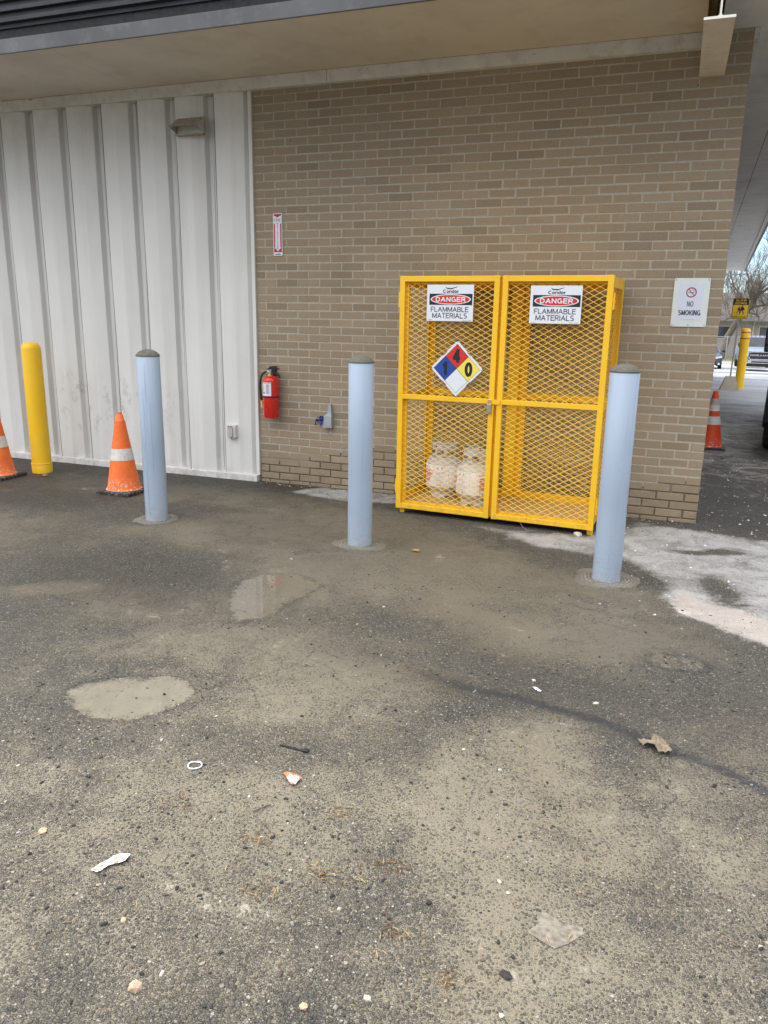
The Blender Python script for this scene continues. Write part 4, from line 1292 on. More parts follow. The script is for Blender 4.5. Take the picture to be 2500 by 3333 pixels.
# ------------------------------------------------------------------ propane tanks
def tank(lx, ly, rot, label):
    w = cw(lx, ly, .0925)
    t = thing('propane_tank', label, 'propane tank', w, CR + rot, 'propane tanks on the cage floor')
    r = .152
    b = MB()
    pr = [(.03, .035), (.10, .042), (.132, .060), (.147, .085), (r, .11), (r, .265), (.147, .290), (.130, .315), (.10, .334), (.05, .345), (0, .347)]
    b.lathe(pr, 44); b.build('body', t, M_TANKG)
    b = MB()   # foot ring with drainage slots
    n = 48
    for i in range(n):
        a0, a1 = 2*math.pi*i/n, 2*math.pi*(i+1)/n
        hi = .052
        lo = .0 if (i % 12) not in (2, 3, 4) else .014
        b.lathe([(.112, lo), (.112, hi)], 1, a0=a0, a1=a1)
        b.lathe([(.108, lo), (.108, hi)], 1, a0=a0, a1=a1)
        b.lathe([(.108, lo), (.112, lo)], 1, a0=a0, a1=a1)
    b.build('foot_ring', t, M_TANKG)
    b = MB()   # valve guard collar with hand holes
    n = 60; rc = .106
    zs = [.320, .337, .355, .375, .395, .412, .430, .446]
    for i in range(n):
        a0, a1 = 2*math.pi*i/n, 2*math.pi*(i+1)/n
        am = math.degrees((a0 + a1) / 2) % 360
        if 60 < am < 120: continue           # open back
        for k in range(len(zs) - 1):
            zm = (zs[k] + zs[k+1]) / 2
            hole = False
            for hc in (215, 262, 310):
                da = abs((am - hc + 180) % 360 - 180)
                if (da / 17) ** 2 + ((zm - .378) / .022) ** 2 < 1: hole = True
            da = abs((am - 238 + 180) % 360 - 180)
            if (da / 7) ** 2 + ((zm - .420) / .010) ** 2 < 1: hole = True
            for hc in (225, 290, 350):
                if abs((am - hc + 180) % 360 - 180) < 13 and zm < .335: hole = True
            if hole: continue
            b.lathe([(rc, zs[k]), (rc, zs[k+1])], 1, a0=a0, a1=a1)
            b.lathe([(rc - .003, zs[k]), (rc - .003, zs[k+1])], 1, a0=a0, a1=a1)
    b.lathe([(rc - .006, .446), (rc + .003, .446), (rc + .004, .451), (rc - .002, .455), (rc - .007, .451)], 50, a0=R(120), a1=R(420), caps=False)
    b.build('collar', t, M_TANKG)
    b = MB()
    b.lathe([(.018, .345), (.018, .375), (.013, .378), (.013, .40)], 16)
    b.lathe([(.022, .40), (.026, .405), (.026, .414), (.018, .418), (0, .418)], 16)
    b.tube([(0, 0, .388), (.045, -.01, .388)], .012, 10)
    b.build('valve', t, M_STEEL)
    rl = r + .0012
    b = MB(); b.lathe([(r, .094), (rl, .095), (rl, .274), (r, .276)], 44, caps=False); b.build('label_wrap', t, M_LABEL)
    def wrap(b_, a0, a1, z0, z1, rr=rl + .0008):
        k = max(1, int(abs(a1 - a0) / 6))
        b_.lathe([(rr, z0), (rr, z1)], k, a0=R(a0), a1=R(a1), smooth=True)
    for base in (205, 325):
        b = MB(); wrap(b, base, base + 40, .190, .215); wrap(b, base, base + 33, .160, .186); wrap(b, base, base + 28, .135, .157); wrap(b, base, base + 38, .222, .232)
        b.build('red_label_block', t, M_PINK)
    b = MB(); rr = random.Random(int(lx * 100))
    for base in (250, 370, 130):
        wrap(b, base, base + .6, .102, .268); wrap(b, base + 46, base + 46.6, .102, .268)
        wrap(b, base, base + 46, .2665, .268); wrap(b, base, base + 46, .102, .1035); wrap(b, base, base + 46, .232, .2335)
        for k in range(11):
            z = .110 + k * .0108
            wrap(b, base + 4, base + 4 + rr.uniform(22, 38), z, z + .003)
        for a_, z_ in ((base + 8, .243), (base + 22, .243), (base + 20, .106)):
            wrap(b, a_, a_ + 6, z_, z_ + .016)
    for base in (205, 325):
        for k in range(4):
            wrap(b, base, base + rr.uniform(22, 40), .104 + k * .0075, .107 + k * .0075)
        wrap(b, base - 2, base + 18, .250, .258)
    b.build('label_print', t, M_LGRYP)
    return t
tank(.245, .37, .1, 'grey propane tank at the back left of the cage floor, label facing out')
tank(.562, .205, -.45, 'grey propane tank nearer the cage front, partly hidden by the centre stiles')

# ------------------------------------------------------------------ wall signs
t = thing('no_smoking_sign', 'white NO SMOKING sign screwed to the brick wall near its right corner', 'sign', (3.539, -.006, 1.671))
hw, hh_ = .124, .174
b = MB(); b.prism(rrect(-hw, hw, -hh_, hh_, .012), 'y', -.002, .0); b.build('plate', t, M_WHT2)
b = MB(); flat(b, [(-.083, -.128), (.083, -.128), (.083, .132), (-.083, .132)], -.0028); b.build('sheet', t, M_SHEET)
b = MB(); ringstrip(b, .0, .072, .0285, .0365, -.0036)
stroke(b, [(-.021, .096), (.021, .048)], .0055, -.0042); b.build('prohibition_ring', t, M_DKRED)
b = MB(); flat(b, [(-.022, .0685), (.018, .0685), (.018, .0730), (-.022, .0730)], -.0036)
stroke(b, [(.019, .071), (.023, .071)], .004, -.0036)
stroke(b, [(.021, .075), (.018, .083), (.011, .082), (.003, .088), (.000, .094), (.006, .098), (.012, .094)], .0014, -.0036)
stroke(b, [(.0225, .076), (.022, .087), (.013, .087), (.009, .093)], .0012, -.0036)
b.build('cigarette_pictogram', t, M_GRYP)
b = MB(); put_text(b, 'NO', -.022, .022, -.030, .010, -.0036, .0, spacing=1.15); b.build('upper_lettering', t, M_GRYP)
b = MB(); put_text(b, 'SMOKING', -.077, .077, -.092, -.054, -.0036, .012, spacing=1.1); b.build('lower_lettering', t, M_BLKP)
b = MB(); flat(b, [(-.038, -.1205), (.038, -.1205), (.038, -.1185), (-.038, -.1185)], -.0036); b.build('rule_line', t, M_LGRYP)
for sx, sz in ((-1, 1), (1, 1), (-1, -1), (1, -1), (0, -1)):
    b = MB()
    zc = sz * (hh_ - .013)
    b.lathe([(.0045, 0), (.004, .002), (0, .0026)], 12, M=Matrix.Translation((sx * (hw - .012), -.002, zc)) @ Matrix.Rotation(R(90), 4, 'X'))
    b.build('screw', t, M_GALV)

t = thing('fire_extinguisher_sign', 'narrow red and white FIRE EXTINGUISHER arrow sign on the brick wall', 'sign', (.130, -.005, 2.2075))
hw, hh_ = .0435, .175
b = MB(); b.prism(rrect(-hw, hw, -hh_, hh_, .008), 'y', -.002, 0); b.build('plate', t, M_WHTP)
b = MB(); flat(b, [(-.037, -.146), (.037, -.146), (.037, .169), (-.037, .169)], -.0028); b.build('red_field', t, M_DKRED)
b = MB()
arrow = [(-.037, .158), (0, .140), (.037, .158), (.037, .098), (.0245, .084), (.0245, -.104), (.033, -.104), (0, -.140), (-.033, -.104), (-.0245, -.104), (-.0245, .084), (-.037, .098)]
b.add([(x, -.0036, z) for x, z in arrow], [(0, 1, 10, 11), (1, 2, 3, 4), (1, 4, 5, 10), (10, 5, 9), (9, 5, 5)][:0] + [(0, 1, 11), (1, 2, 3), (1, 3, 4), (1, 4, 10), (1, 10, 11), (4, 5, 9, 10), (8, 9, 5, 6), (8, 6, 7)])
b.build('white_arrow', t, M_WHTP)
b = MB()
put_text(b, 'FIRE', -.031, .031, .106, .130, -.0044, .0)
for k, ch in enumerate('EXTINGUISHER'):
    zc = .089 - k * .0187
    wl_ = .0035 if ch == 'I' else .0125
    put_text(b, ch, -wl_/2, wl_/2, zc - .0065, zc + .0065, -.0044, .02)
b.build('lettering', t, M_DKRED)
b = MB(); flat(b, [(-.028, -.168), (.028, -.168), (.028, -.162), (-.028, -.162)], -.0032); flat(b, [(.004, -.158), (.014, -.158), (.014, -.154), (.004, -.154)], -.0032); b.build('small_print', t, M_BLUEP)

# ------------------------------------------------------------------ fire extinguisher
t = thing('fire_extinguisher', 'red fire extinguisher with black hose hanging on the brick wall', 'extinguisher', (.080, -.095, .622))
b = MB(); r = .0725
b.lathe([(.050, .0), (.066, .004), (r, .016), (r, .325), (.070, .345), (.060, .362), (.042, .374), (.024, .380), (.022, .386)], 44); b.build('cylinder', t, M_RED)
b = MB(); b.lathe([(r + .0004, .186), (r + .003, .187), (r + .003, .198), (r + .0004, .199)], 44, caps=False); b.build('strap', t, M_BLK)
def wrapp(b_, a0, a1, z0, z1, rr):
    b_.lathe([(rr, z0), (rr, z1)], max(1, int((a1 - a0) / 6)), a0=R(a0), a1=R(a1), smooth=True)
b = MB(); wrapp(b, 205, 300, .203, .322, r + .0008); b.build('instruction_label', t, M_WHTP)
b = MB(); rr_ = random.Random(5)
for k in range(4): wrapp(b, 222, 222 + rr_.uniform(14, 24), .292 - k * .020, .295 - k * .020, r + .0015); wrapp(b, 222, 222 + rr_.uniform(14, 28), .287 - k * .020, .289 - k * .020, r + .0015)
for k in range(14): wrapp(b, 262, 286 + rr_.uniform(-4, 2), .302 - k * .006, .3045 - k * .006, r + .0015)
for k in range(2): wrapp(b, 212, 217, .278 - k * .02, .288 - k * .02, r + .0015)
for k in range(3): wrapp(b, 213 + k * 15, 222 + k * 15, .222, .234, r + .0015)
wrapp(b, 208, 216, .206, .209, r + .0015)
b.build('label_print', t, M_GRYP)
b = MB(); wrapp(b, 207, 298, .314, .317, r + .0015); b.build('label_red_line', t, M_REDP)
b = MB()
b.lathe([(.020, .384), (.020, .392), (.015, .396), (.015, .420), (.019, .424), (.019, .432), (.010, .436)], 20)
b.tube([(0, 0, .410), (-.030, -.004, .414)], .011, 10); b.build('valve', t, M_STEEL)
b = MB()
b.prism([(-.020, .430), (.012, .436), (.072, .442), (.086, .438), (.086, .444), (.070, .452), (.030, .455), (.022, .462), (-.004, .460), (-.012, .448), (-.030, .440)], 'y', -.010, .010)
b.box(-.004, .048, -.009, .009, .418, .436)
b.build('carrying_handle', t, M_BLK)
b = MB()
b.prism([(.010, .416), (.030, .424), (.060, .408), (.080, .392), (.094, .370), (.092, .364), (.076, .380), (.052, .392), (.030, .398), (.010, .398)], 'y', -.009, .009)
b.build('lower_handle', t, M_BLK)
b = MB(); ringstrip(b, -.022, .402, .010, .015, -.028); flat(b, disc(-.022, .402, .010), -.0275)
b.lathe([(.0155, 0), (.0155, .018), (0, .018)], 20, M=Matrix.Translation((-.022, -.010, .402)) @ Matrix.Rotation(R(90), 4, 'X')); b.build('pressure_gauge', t, M_STEEL)
b = MB(); b.prism([(-.012, .398), (.006, .402), (.010, .385), (.002, .362), (-.014, .364)], 'y', -.026, -.024); b.build('inspection_tag', t, M_BRASS)
b = MB()
hp = [(-.030, -.004, .414), (-.052, -.006, .408), (-.078, -.010, .388), (-.096, -.010, .345), (-.104, -.008, .280), (-.102, -.006, .22), (-.096, -.004, .165)]
def smooth_path(P, n=6):
    P = [Vector(p) for p in P]; out = []
    for i in range(len(P) - 1):
        p0, p1, p2, p3 = P[max(i-1, 0)], P[i], P[i+1], P[min(i+2, len(P)-1)]
        for k in range(n):
            s_ = k / n
            out.append(.5 * ((2*p1) + (-p0+p2)*s_ + (2*p0-5*p1+4*p2-p3)*s_*s_ + (-p0+3*p1-3*p2+p3)*s_**3))
    return out + [P[-1]]
b.tube(smooth_path(hp), .0095, 10); b.tube([(-.098, -.004, .185), (-.0955, -.004, .155)], .0115, 10); b.build('hose', t, M_BLK)
b = MB(); b.tube([(-.0955, -.004, .156), (-.095, -.004, .145)], .007, 10); b.tube([(-.095, -.004, .146), (-.092, -.004, .093)], .0095, 12); b.build('nozzle', t, M_BRASS)
b = MB(); b.box(-.015, .015, .062, .092, .30, .46, bev=.003); b.build('wall_bracket', t, M_BLK)

# ------------------------------------------------------------------ grey junction box and wire stub
t = thing('junction_box', 'grey metal junction box with a tapered spout, low on the brick wall', 'electrical box', (.618, 0, .556))
b = MB()
b.box(-.041, .041, -.052, -.001, .0, .014, bev=.003)
b.box(-.038, .038, -.049, -.001, .0145, .102, bev=.004)
b.build('box_body', t, M_BOXG)
b = MB()
b.add([(-.038, -.049, .1025), (.038, -.049, .1025), (.038, -.001, .1025), (-.038, -.001, .1025), (-.006, -.040, .128), (.034, -.042, .128), (.034, -.002, .128), (-.006, -.002, .128), (.006, -.032, .212), (.024, -.032, .212), (.024, -.004, .212), (.006, -.004, .212)],
      [(0,1,5,4), (1,2,6,5), (2,3,7,6), (3,0,4,7), (4,5,9,8), (5,6,10,9), (6,7,11,10), (7,4,8,11), (8,9,10,11)])
b.build('spout', t, M_BOXG)
t = thing('wire_stub', 'blue taped pipe stub with dangling black wire beside the grey box', 'cable stub', (.530, 0, .622))
b = MB()
rr = random.Random(8)
hole = [((.030 if math.cos(a) > 0 else .022) * math.cos(a) + .010 + rr.uniform(-.003, .003), .020 * math.sin(a) + .012 + rr.uniform(-.003, .003)) for a in [2*math.pi*i/16 for i in range(16)]]
b.prism(hole, 'y', -.0035, .004)
b.build('hole', t, plain('hole_black', (.006, .006, .006), .9))
b = MB(); b.tube(smooth_path([(.018, -.002, .010), (.004, -.022, .004), (-.014, -.042, -.004)]), [.0125 + .002 * math.sin(i * 2.1) for i in range(13)], 12); b.build('taped_pipe', t, M_BTAPE)
b = MB(); b.tube([(-.014, -.0425, -.004), (-.018, -.048, -.006)], .0095, 12); b.build('pipe_end', t, M_BLK)
b = MB(); b.tube(smooth_path([(-.014, -.03, .006), (-.030, -.028, .004), (-.040, -.020, -.012), (-.044, -.016, -.036), (-.050, -.014, -.056)]), .0035, 7)
b.tube(smooth_path([(.0, -.02, .012), (-.016, -.026, .024), (-.024, -.03, .012)]), .003, 7); b.build('black_wire', t, M_BLK)
b = MB(); b.tube(smooth_path([(.004, -.02, -.004), (.010, -.016, -.025), (.002, -.012, -.042), (.006, -.010, -.060)]), [.0045, .004, .005, .003, .004, .005, .004, .003, .005, .004, .003, .004, .005, .004, .003, .004, .004, .003, .002][:19], 6)
b.tube([(.012, -.014, -.012), (.014, -.012, -.034)], .003, 6); b.build('tape_strand', t, M_BTAPE)

# outlet on the siding
t = thing('outlet_cover', 'small white weatherproof outlet box on the white siding', 'outlet', (-.350, -.0375, .406))
b = MB(); b.box(-.050, .040, -.046, .0, .0, .118, bev=.005); b.build('outlet_box', t, M_OUTL)
b = MB(); b.prism(rrect(-.036, .016, .010, .106, .022, 6), 'y', -.060, -.0465); b.build('flap_cover', t, M_OUTC)
for cx_ in (-.022, .004):
    b = MB(); b.prism([(cx_ - .008, .100), (cx_ + .008, .104), (cx_ + .008, .112), (cx_ - .008, .109)], 'y', -.062, -.0605); b.build('hinge_pin', t, M_BLK)
b = MB(); b.tube(smooth_path([(-.008, -.03, .0), (-.012, -.032, -.012), (-.004, -.032, -.020)]), .002, 6); b.build('drip_wire', t, M_BLK)

# vent hood on the siding
t = thing('vent_hood', 'weathered hooded dryer vent high on the white ribbed siding', 'vent', (-.672, -.040, 3.040))
b = MB(); b.box(-.138, .138, -.006, .0, .0, .137); b.build('back_plate', t, M_VENT)
b = MB()
b.add([(-.138, -.008, .137), (.138, -.008, .137), (.138, -.150, .048), (-.138, -.150, .048), (-.138, -.008, .1345), (.138, -.008, .1345), (.138, -.148, .0455), (-.138, -.148, .0455)],
      [(0,1,2,3), (7,6,5,4), (3,2,6,7), (0,3,7,4), (1,5,6,2)]); b.build('hood_top', t, M_VENTD)
for sx in (-1, 1):
    b = MB()
    x0 = sx * .1385; x1 = sx * .1400
    b.prism([(-.008, .137), (-.150, .0475), (-.008, .0)], 'x', min(x0, x1), max(x0, x1))
    b.build('hood_cheek', t, M_VENT)
b = MB(); b.add([(-.134, -.008, .125), (.134, -.008, .125), (.134, -.030, .004), (-.134, -.030, .004)], [(0, 1, 2, 3)])
b.build('damper_flap', t, M_SIDING)
b = MB(); b.box(-.136, .136, -.064, -.007, -.008, .001); b.build('lower_lip', t, M_VENTD)
# soot stains below are marks on the siding itself: two thin smudges

# ------------------------------------------------------------------ pedestrian sign, far bollard
t = thing('pedestrian_sign', 'yellow and black SLOW DOWN PEDESTRIANS sign on a post in a concrete block', 'sign', (4.86, 15.26, -.155))
b = MB()
b.add([(-.225, -.20, -.01), (.235, -.20, -.01), (.235, .20, -.01), (-.225, .20, -.01), (-.105, -.10, .345), (.125, -.10, .345), (.125, .10, .345), (-.105, .10, .345)],
      [(0,1,5,4), (1,2,6,5), (2,3,7,6), (3,0,4,7), (4,5,6,7), (0,3,2,1)]); b.build('concrete_block', t, M_BLOCK)
b = MB(); b.box(-.022, .012, -.012, -.008, .34, 2.22); b.box(-.022, -.018, -.008, .014, .34, 2.22); b.box(.008, .012, -.008, .014, .34, 2.22)
o = b.build('post', t, M_GALV)
o.rotation_euler = (0, R(1.3), 0)
SX, SZ = .038, 2.006; w_, h_ = .190, .253
b = MB(); b.prism(rrect(SX - w_, SX + w_, SZ - h_, SZ + h_, .028), 'y', -.0205, -.0185); b.build('plate', t, M_SIGNY)
b = MB(); b.prism(rrect(SX - w_ + .008, SX + w_ - .008, SZ - h_ + .008, SZ + h_ - .008, .024), 'y', -.0225, -.021); b.build('black_border', t, M_BLKP)
b = MB(); flat(b, rrect(SX - w_ + .020, SX + w_ - .020, SZ - h_ + .020, SZ + .088, .012), -.024); b.build('yellow_field', t, M_SIGNY)
b = MB(); put_text(b, 'SLOW', SX - .122, SX + .122, SZ + .172, SZ + .222, -.024, .03, spacing=1.05); put_text(b, 'DOWN', SX - .128, SX + .128, SZ + .104, SZ + .156, -.024, .03, spacing=1.05)
b.build('upper_lettering', t, M_SIGNY)
b = MB(); put_text(b, 'PEDESTRIANS', SX - .160, SX + .160, SZ - .222, SZ - .178, -.0255, .01)
flat(b, [(SX - .14, SZ - .152), (SX + .14, SZ - .152), (SX + .14, SZ - .146), (SX - .14, SZ - .146)], -.0255)
for a, c in ((-.145, -.065), (.06, .145)):
    flat(b, [(SX + a, SZ - .088), (SX + c, SZ - .088), (SX + c, SZ - .083), (SX + a, SZ - .083)], -.0255)
def walker(cx, cz, s_):
    Y = -.0255
    flat(b, disc(cx + .004 * s_, cz + .152 * s_, .016 * s_, .018 * s_, 12), Y)
    flat(b, [(cx - .022*s_, cz + .128*s_), (cx + .020*s_, cz + .130*s_), (cx + .026*s_, cz + .06*s_), (cx - .018*s_, cz + .058*s_)], Y)
    stroke(b, [(cx - .012*s_, cz + .124*s_), (cx - .040*s_, cz + .098*s_), (cx - .050*s_, cz + .074*s_)], .014 * s_, Y)
    stroke(b, [(cx + .014*s_, cz + .124*s_), (cx + .042*s_, cz + .092*s_), (cx + .038*s_, cz + .066*s_)], .015 * s_, Y)
    flat(b, [(cx + .016*s_, cz + .10*s_), (cx + .056*s_, cz + .10*s_), (cx + .056*s_, cz + .055*s_), (cx + .016*s_, cz + .055*s_)], Y - .0002)
    stroke(b, [(cx - .004*s_, cz + .066*s_), (cx - .022*s_, cz + .020*s_), (cx - .046*s_, cz - .030*s_)], .020 * s_, Y)
    stroke(b, [(cx + .010*s_, cz + .066*s_), (cx + .026*s_, cz + .018*s_), (cx + .046*s_, cz - .030*s_)], .020 * s_, Y)
walker(SX - .035, SZ - .095, .86); walker(SX + .035, SZ - .095, 1.06)
b.build('lower_lettering', t, M_BLKP)

t = thing('bollard', 'tall yellow bollard with two dark red stripes beyond the pedestrian sign', 'bollard', (5.175, 16.37, -.20))
b = MB(); r = .112
b.lathe([(r, 0), (r, 1.20), (r, 1.535), (r - .012, 1.556), (r - .04, 1.566), (0, 1.57)], 32); b.build('sleeve', t, M_BOLYEL)
for z_ in (1.30, 1.455):
    b = MB(); b.lathe([(r + .001, z_), (r + .0015, z_ + .002), (r + .0015, z_ + .022), (r + .001, z_ + .024)], 32, caps=False); b.build('stripe', t, M_DKRED)

# ------------------------------------------------------------------ vehicles
M_SILV = plain('silver_car_paint', (0.20, 0.25, 0.33), 0.45, metal=0.2, var=0.05, vscale=1.5, coat=0.15)
M_NAVY = plain('dark_blue_grey_paint', (0.05, 0.065, 0.09), 0.25, metal=0.3, var=0.06, vscale=1.5, coat=0.6)
M_BLKCAR = plain('black_car_paint', (0.008, 0.008, 0.009), 0.25, var=0.1, vscale=2, coat=0.5)
M_GLASS = plain('dark_window_glass', (0.06, 0.08, 0.10), 0.06, var=0.2, vscale=1.2, spec=0.9)
M_GLASSL = plain('tinted_windscreen', (0.035, 0.045, 0.05), 0.35, var=0.3, vscale=2, spec=0.25)
M_CHROME = plain('chrome', (0.72, 0.74, 0.77), 0.12, metal=0.9, var=0.05)
M_TYRE = plain('tyre_rubber', (0.018, 0.018, 0.019), 0.8, var=0.2, vscale=20, dirt=((0.12, 0.11, 0.10), 0.6, 14))
M_LAMP = plain('headlamp_lens', (0.62, 0.66, 0.70), 0.12, var=0.15, vscale=12)
M_AMBER = plain('amber_marker', (0.65, 0.22, 0.03), 0.3, var=0.1)

def loft(mb, secs, smooth=True):
    """secs: list of closed rings with the same count"""
    n = len(secs[0]); vs = [p for s_ in secs for p in s_]; fs = []
    for k in range(len(secs) - 1):
        for i in range(n):
            j = (i + 1) % n
            fs.append((k*n+i, k*n+j, (k+1)*n+j, (k+1)*n+i))
    fs.append(tuple(range(n))); fs.append(tuple(reversed([(len(secs)-1)*n+i for i in range(n)])))
    mb.add(vs, fs, smooth)
def ringbox(y, w, zb, zt, c=.10, taper=.94):
    """rounded-shoulder cross-section at y"""
    wt = w * taper
    return [(-w + c*.4, y, zb), (w - c*.4, y, zb), (w, y, zb + c), (w, y, zb + (zt-zb)*.55), (wt, y, zt - c*.5), (wt - c, y, zt), (-wt + c, y, zt), (-wt, y, zt - c*.5), (-w, y, zb + (zt-zb)*.55), (-w, y, zb + c)]
def wheel(parent, x, y, z, r, w, side, rimr=.62):
    Mx = Matrix.Translation((x, y, z)) @ Matrix.Rotation(R(90), 4, 'Y')
    b = MB(); b.lathe([(r * .6, -w/2), (r * .9, -w/2), (r, -w/2 + .03), (r, w/2 - .03), (r * .9, w/2), (r * .6, w/2)], 36, M=Mx, caps=False)
    o = b.build('wheel', parent, M_TYRE)
    b = MB()
    f = w/2 * .8 * side
    b.lathe([(r * rimr, f), (r * rimr * .92, f * .75), (r * .16, f * .55), (.0, f * .6)], 30, M=Mx, caps=False)
    for k in range(6):
        a = 2*math.pi*k/6
        b.tube([Mx @ Vector((r*.1*math.cos(a), r*.1*math.sin(a), f * .8)), Mx @ Vector((r*rimr*.9*math.cos(a), r*rimr*.9*math.sin(a), f * .95))], .03, 6)
    b.build('rim', o, M_STEEL)
    return o

# silver pickup facing the camera (nose towards -Y)
PXc, PYc, PZc = 7.86, 40.1, -1.06
t = thing('pickup_truck', 'silver pickup truck facing us with a chrome grille, parked by the fence', 'pickup truck', (PXc, PYc, PZc))
b = MB()
hw = .93
loft(b, [ringbox(y, w, zb, zt, .12, tp) for y, w, zb, zt, tp in ((.02, hw*.93, .52, 1.06, .90), (.10, hw*.98, .48, 1.12, .92), (.9, hw, .42, 1.20, .93), (1.35, hw, .40, 1.24, .93), (1.6, hw, .38, 1.26, .95), (3.6, hw, .38, 1.26, .95), (3.62, hw, .40, 1.24, .95), (5.6, hw, .40, 1.22, .97))])
b.build('body', t, M_SILV)
b = MB()
def cab(y0, y1, wb_, wt_, z0, z1, ins=.0):
    return [(-wb_, y0, z0), (wb_, y0, z0), (wt_, y1, z1), (-wt_, y1, z1)]
vs = [(-.86, 1.35, 1.22), (.86, 1.35, 1.22), (.70, 2.0, 1.80), (-.70, 2.0, 1.80), (-.86, 3.55, 1.22), (.86, 3.55, 1.22), (.70, 3.3, 1.80), (-.70, 3.3, 1.80), (-.66, 2.1, 1.84), (.66, 2.1, 1.84), (.66, 3.2, 1.84), (-.66, 3.2, 1.84)]
b.add(vs, [(0,1,2,3), (1,5,6,2), (4,0,3,7), (5,4,7,6), (3,2,9,8), (2,6,10,9), (6,7,11,10), (7,3,8,11), (8,9,10,11)])
b.build('cab', t, M_SILV)
b = MB(); b.add([(-.74, 1.395, 1.27), (.74, 1.395, 1.27), (.62, 1.955, 1.765), (-.62, 1.955, 1.765)], [(0,1,2,3)])
b.build('windscreen', t, M_GLASSL)
for sx in (-1, 1):
    b = MB(); b.add([(sx*.852, 1.75, 1.30), (sx*.852, 3.4, 1.30), (sx*.725, 3.22, 1.74), (sx*.745, 2.12, 1.74)], [(0,1,2,3)])
    b.build('side_window', t, M_GLASS)
b = MB(); b.prism([(-.52, .66), (.52, .66), (.60, .80), (.57, .98), (.50, 1.02), (-.50, 1.02), (-.57, .98), (-.60, .80)], 'y', -.06, .10); gr = b.build('grille', t, M_BLK)
b = MB()
for pts in ([(-.57, .985), (-.50, 1.035), (.50, 1.035), (.57, .985)],): stroke(b, pts, .035, -.075)
stroke(b, [(-.60, .78), (-.52, .645), (.52, .645), (.60, .78)], .04, -.075)
for sx in (-1, 1):
    stroke(b, [(sx*.56, .885), (sx*.27, .885)], .022, -.070); stroke(b, [(sx*.56, .835), (sx*.27, .835)], .022, -.070); stroke(b, [(sx*.27, .90), (sx*.27, .825)], .022, -.070)
put_text(b, 'RAM', -.235, .235, .815, .905, -.072, .05, spacing=1.05)
b.build('grille_trim', gr, M_CHROME)
for sx in (-1, 1):
    b = MB(); b.prism([(sx*.63, .80), (sx*.875, .82), (sx*.86, 1.0), (sx*.62, .99)], 'y', -.02, .12); b.build('headlight', t, M_LAMP)
b = MB(); b.prism([(-.92, .44), (.92, .44), (.93, .66), (.80, .70), (.62, .60), (-.62, .60), (-.80, .70), (-.93, .66)], 'y', -.16, .06); bp = b.build('bumper', t, M_CHROME)
b = MB()
b.prism(rrect(-.46, .46, .475, .555, .03), 'y', -.170, -.161)
for sx in (-1, 1): b.prism(rrect(min(sx*.64, sx*.84), max(sx*.64, sx*.84), .49, .60, .04), 'y', -.170, -.161)
b.build('bumper_opening', bp, M_BLK)
b = MB(); b.box(-.86, .86, -.02, .3, .26, .435); b.build('air_dam', t, M_BLK)
for x_ in (-.42, -.22, 0, .22, .42):
    b = MB(); b.box(x_ - .035, x_ + .035, 1.99, 2.06, 1.815, 1.855); b.build('marker_light', t, M_AMBER)
for sx in (-1, 1):
    b = MB(); b.box(min(sx*.88, sx*1.08), max(sx*.88, sx*1.08), 1.55, 1.64, 1.22, 1.46, bev=.03); b.build('mirror', t, M_BLK)
    for y_ in (.75, 4.5):
        wheel(t, sx * .82, y_, .375, .375, .26, sx)

# dark compact car, nose towards the camera
t = thing('parked_car', 'dark blue-grey car half hidden behind the brick corner, facing us', 'car', (5.27, 42.4, -1.135))
b = MB(); hw = .86
loft(b, [ringbox(y, w, zb, zt, .12, tp) for y, w, zb, zt, tp in ((0, hw*.80, .30, .66, .85), (.12, hw*.92, .22, .76, .88), (.5, hw, .20, .84, .9), (1.1, hw, .20, .93, .92), (1.4, hw, .20, .95, .93), (3.6, hw, .20, .95, .93), (4.2, hw*.95, .24, .90, .9))])
b.build('body', t, M_NAVY)
b = MB(); b.add([(-.76, 1.05, .92), (.76, 1.05, .92), (.58, 1.75, 1.33), (-.58, 1.75, 1.33), (-.76, 3.9, .92), (.76, 3.9, .92), (.56, 3.2, 1.35), (-.56, 3.2, 1.35)], [(0,1,2,3), (1,5,6,2), (4,0,3,7), (5,4,7,6), (3,2,6,7)])
b.build('cabin', t, M_NAVY)
b = MB(); b.add([(-.68, 1.09, .955), (.68, 1.09, .955), (.53, 1.685, 1.305), (-.53, 1.685, 1.305)], [(0,1,2,3)]); b.build('windscreen', t, M_GLASSL)
for sx in (-1, 1):
    b = MB(); b.add([(sx*.752, 1.4, .97), (sx*.752, 3.6, .97), (sx*.60, 3.1, 1.29), (sx*.615, 1.85, 1.29)], [(0,1,2,3)])
    b.build('side_window', t, M_GLASS)
for sx in (-1, 1):
    b = MB(); b.prism([(sx*.42, .56), (sx*.80, .66), (sx*.80, .74), (sx*.50, .68)], 'y', -.02, .30); b.build('headlight', t, M_LAMP)
    b = MB(); b.prism(disc(sx*.66, .30, .06, n=14), 'y', -.02, .12); b.build('fog_lamp', t, M_LAMP)
    b = MB(); b.box(min(sx*.84, sx*1.02), max(sx*.84, sx*1.02), 1.32, 1.42, .92, 1.04, bev=.02); b.build('mirror', t, M_BLK)
    for y_ in (.8, 3.4): wheel(t, sx * .76, y_, .315, .315, .2, sx)
b = MB(); b.prism([(-.45, .26), (.45, .26), (.52, .40), (.40, .50), (-.40, .50), (-.52, .40)], 'y', -.04, .10); b.build('grille', t, M_BLK)

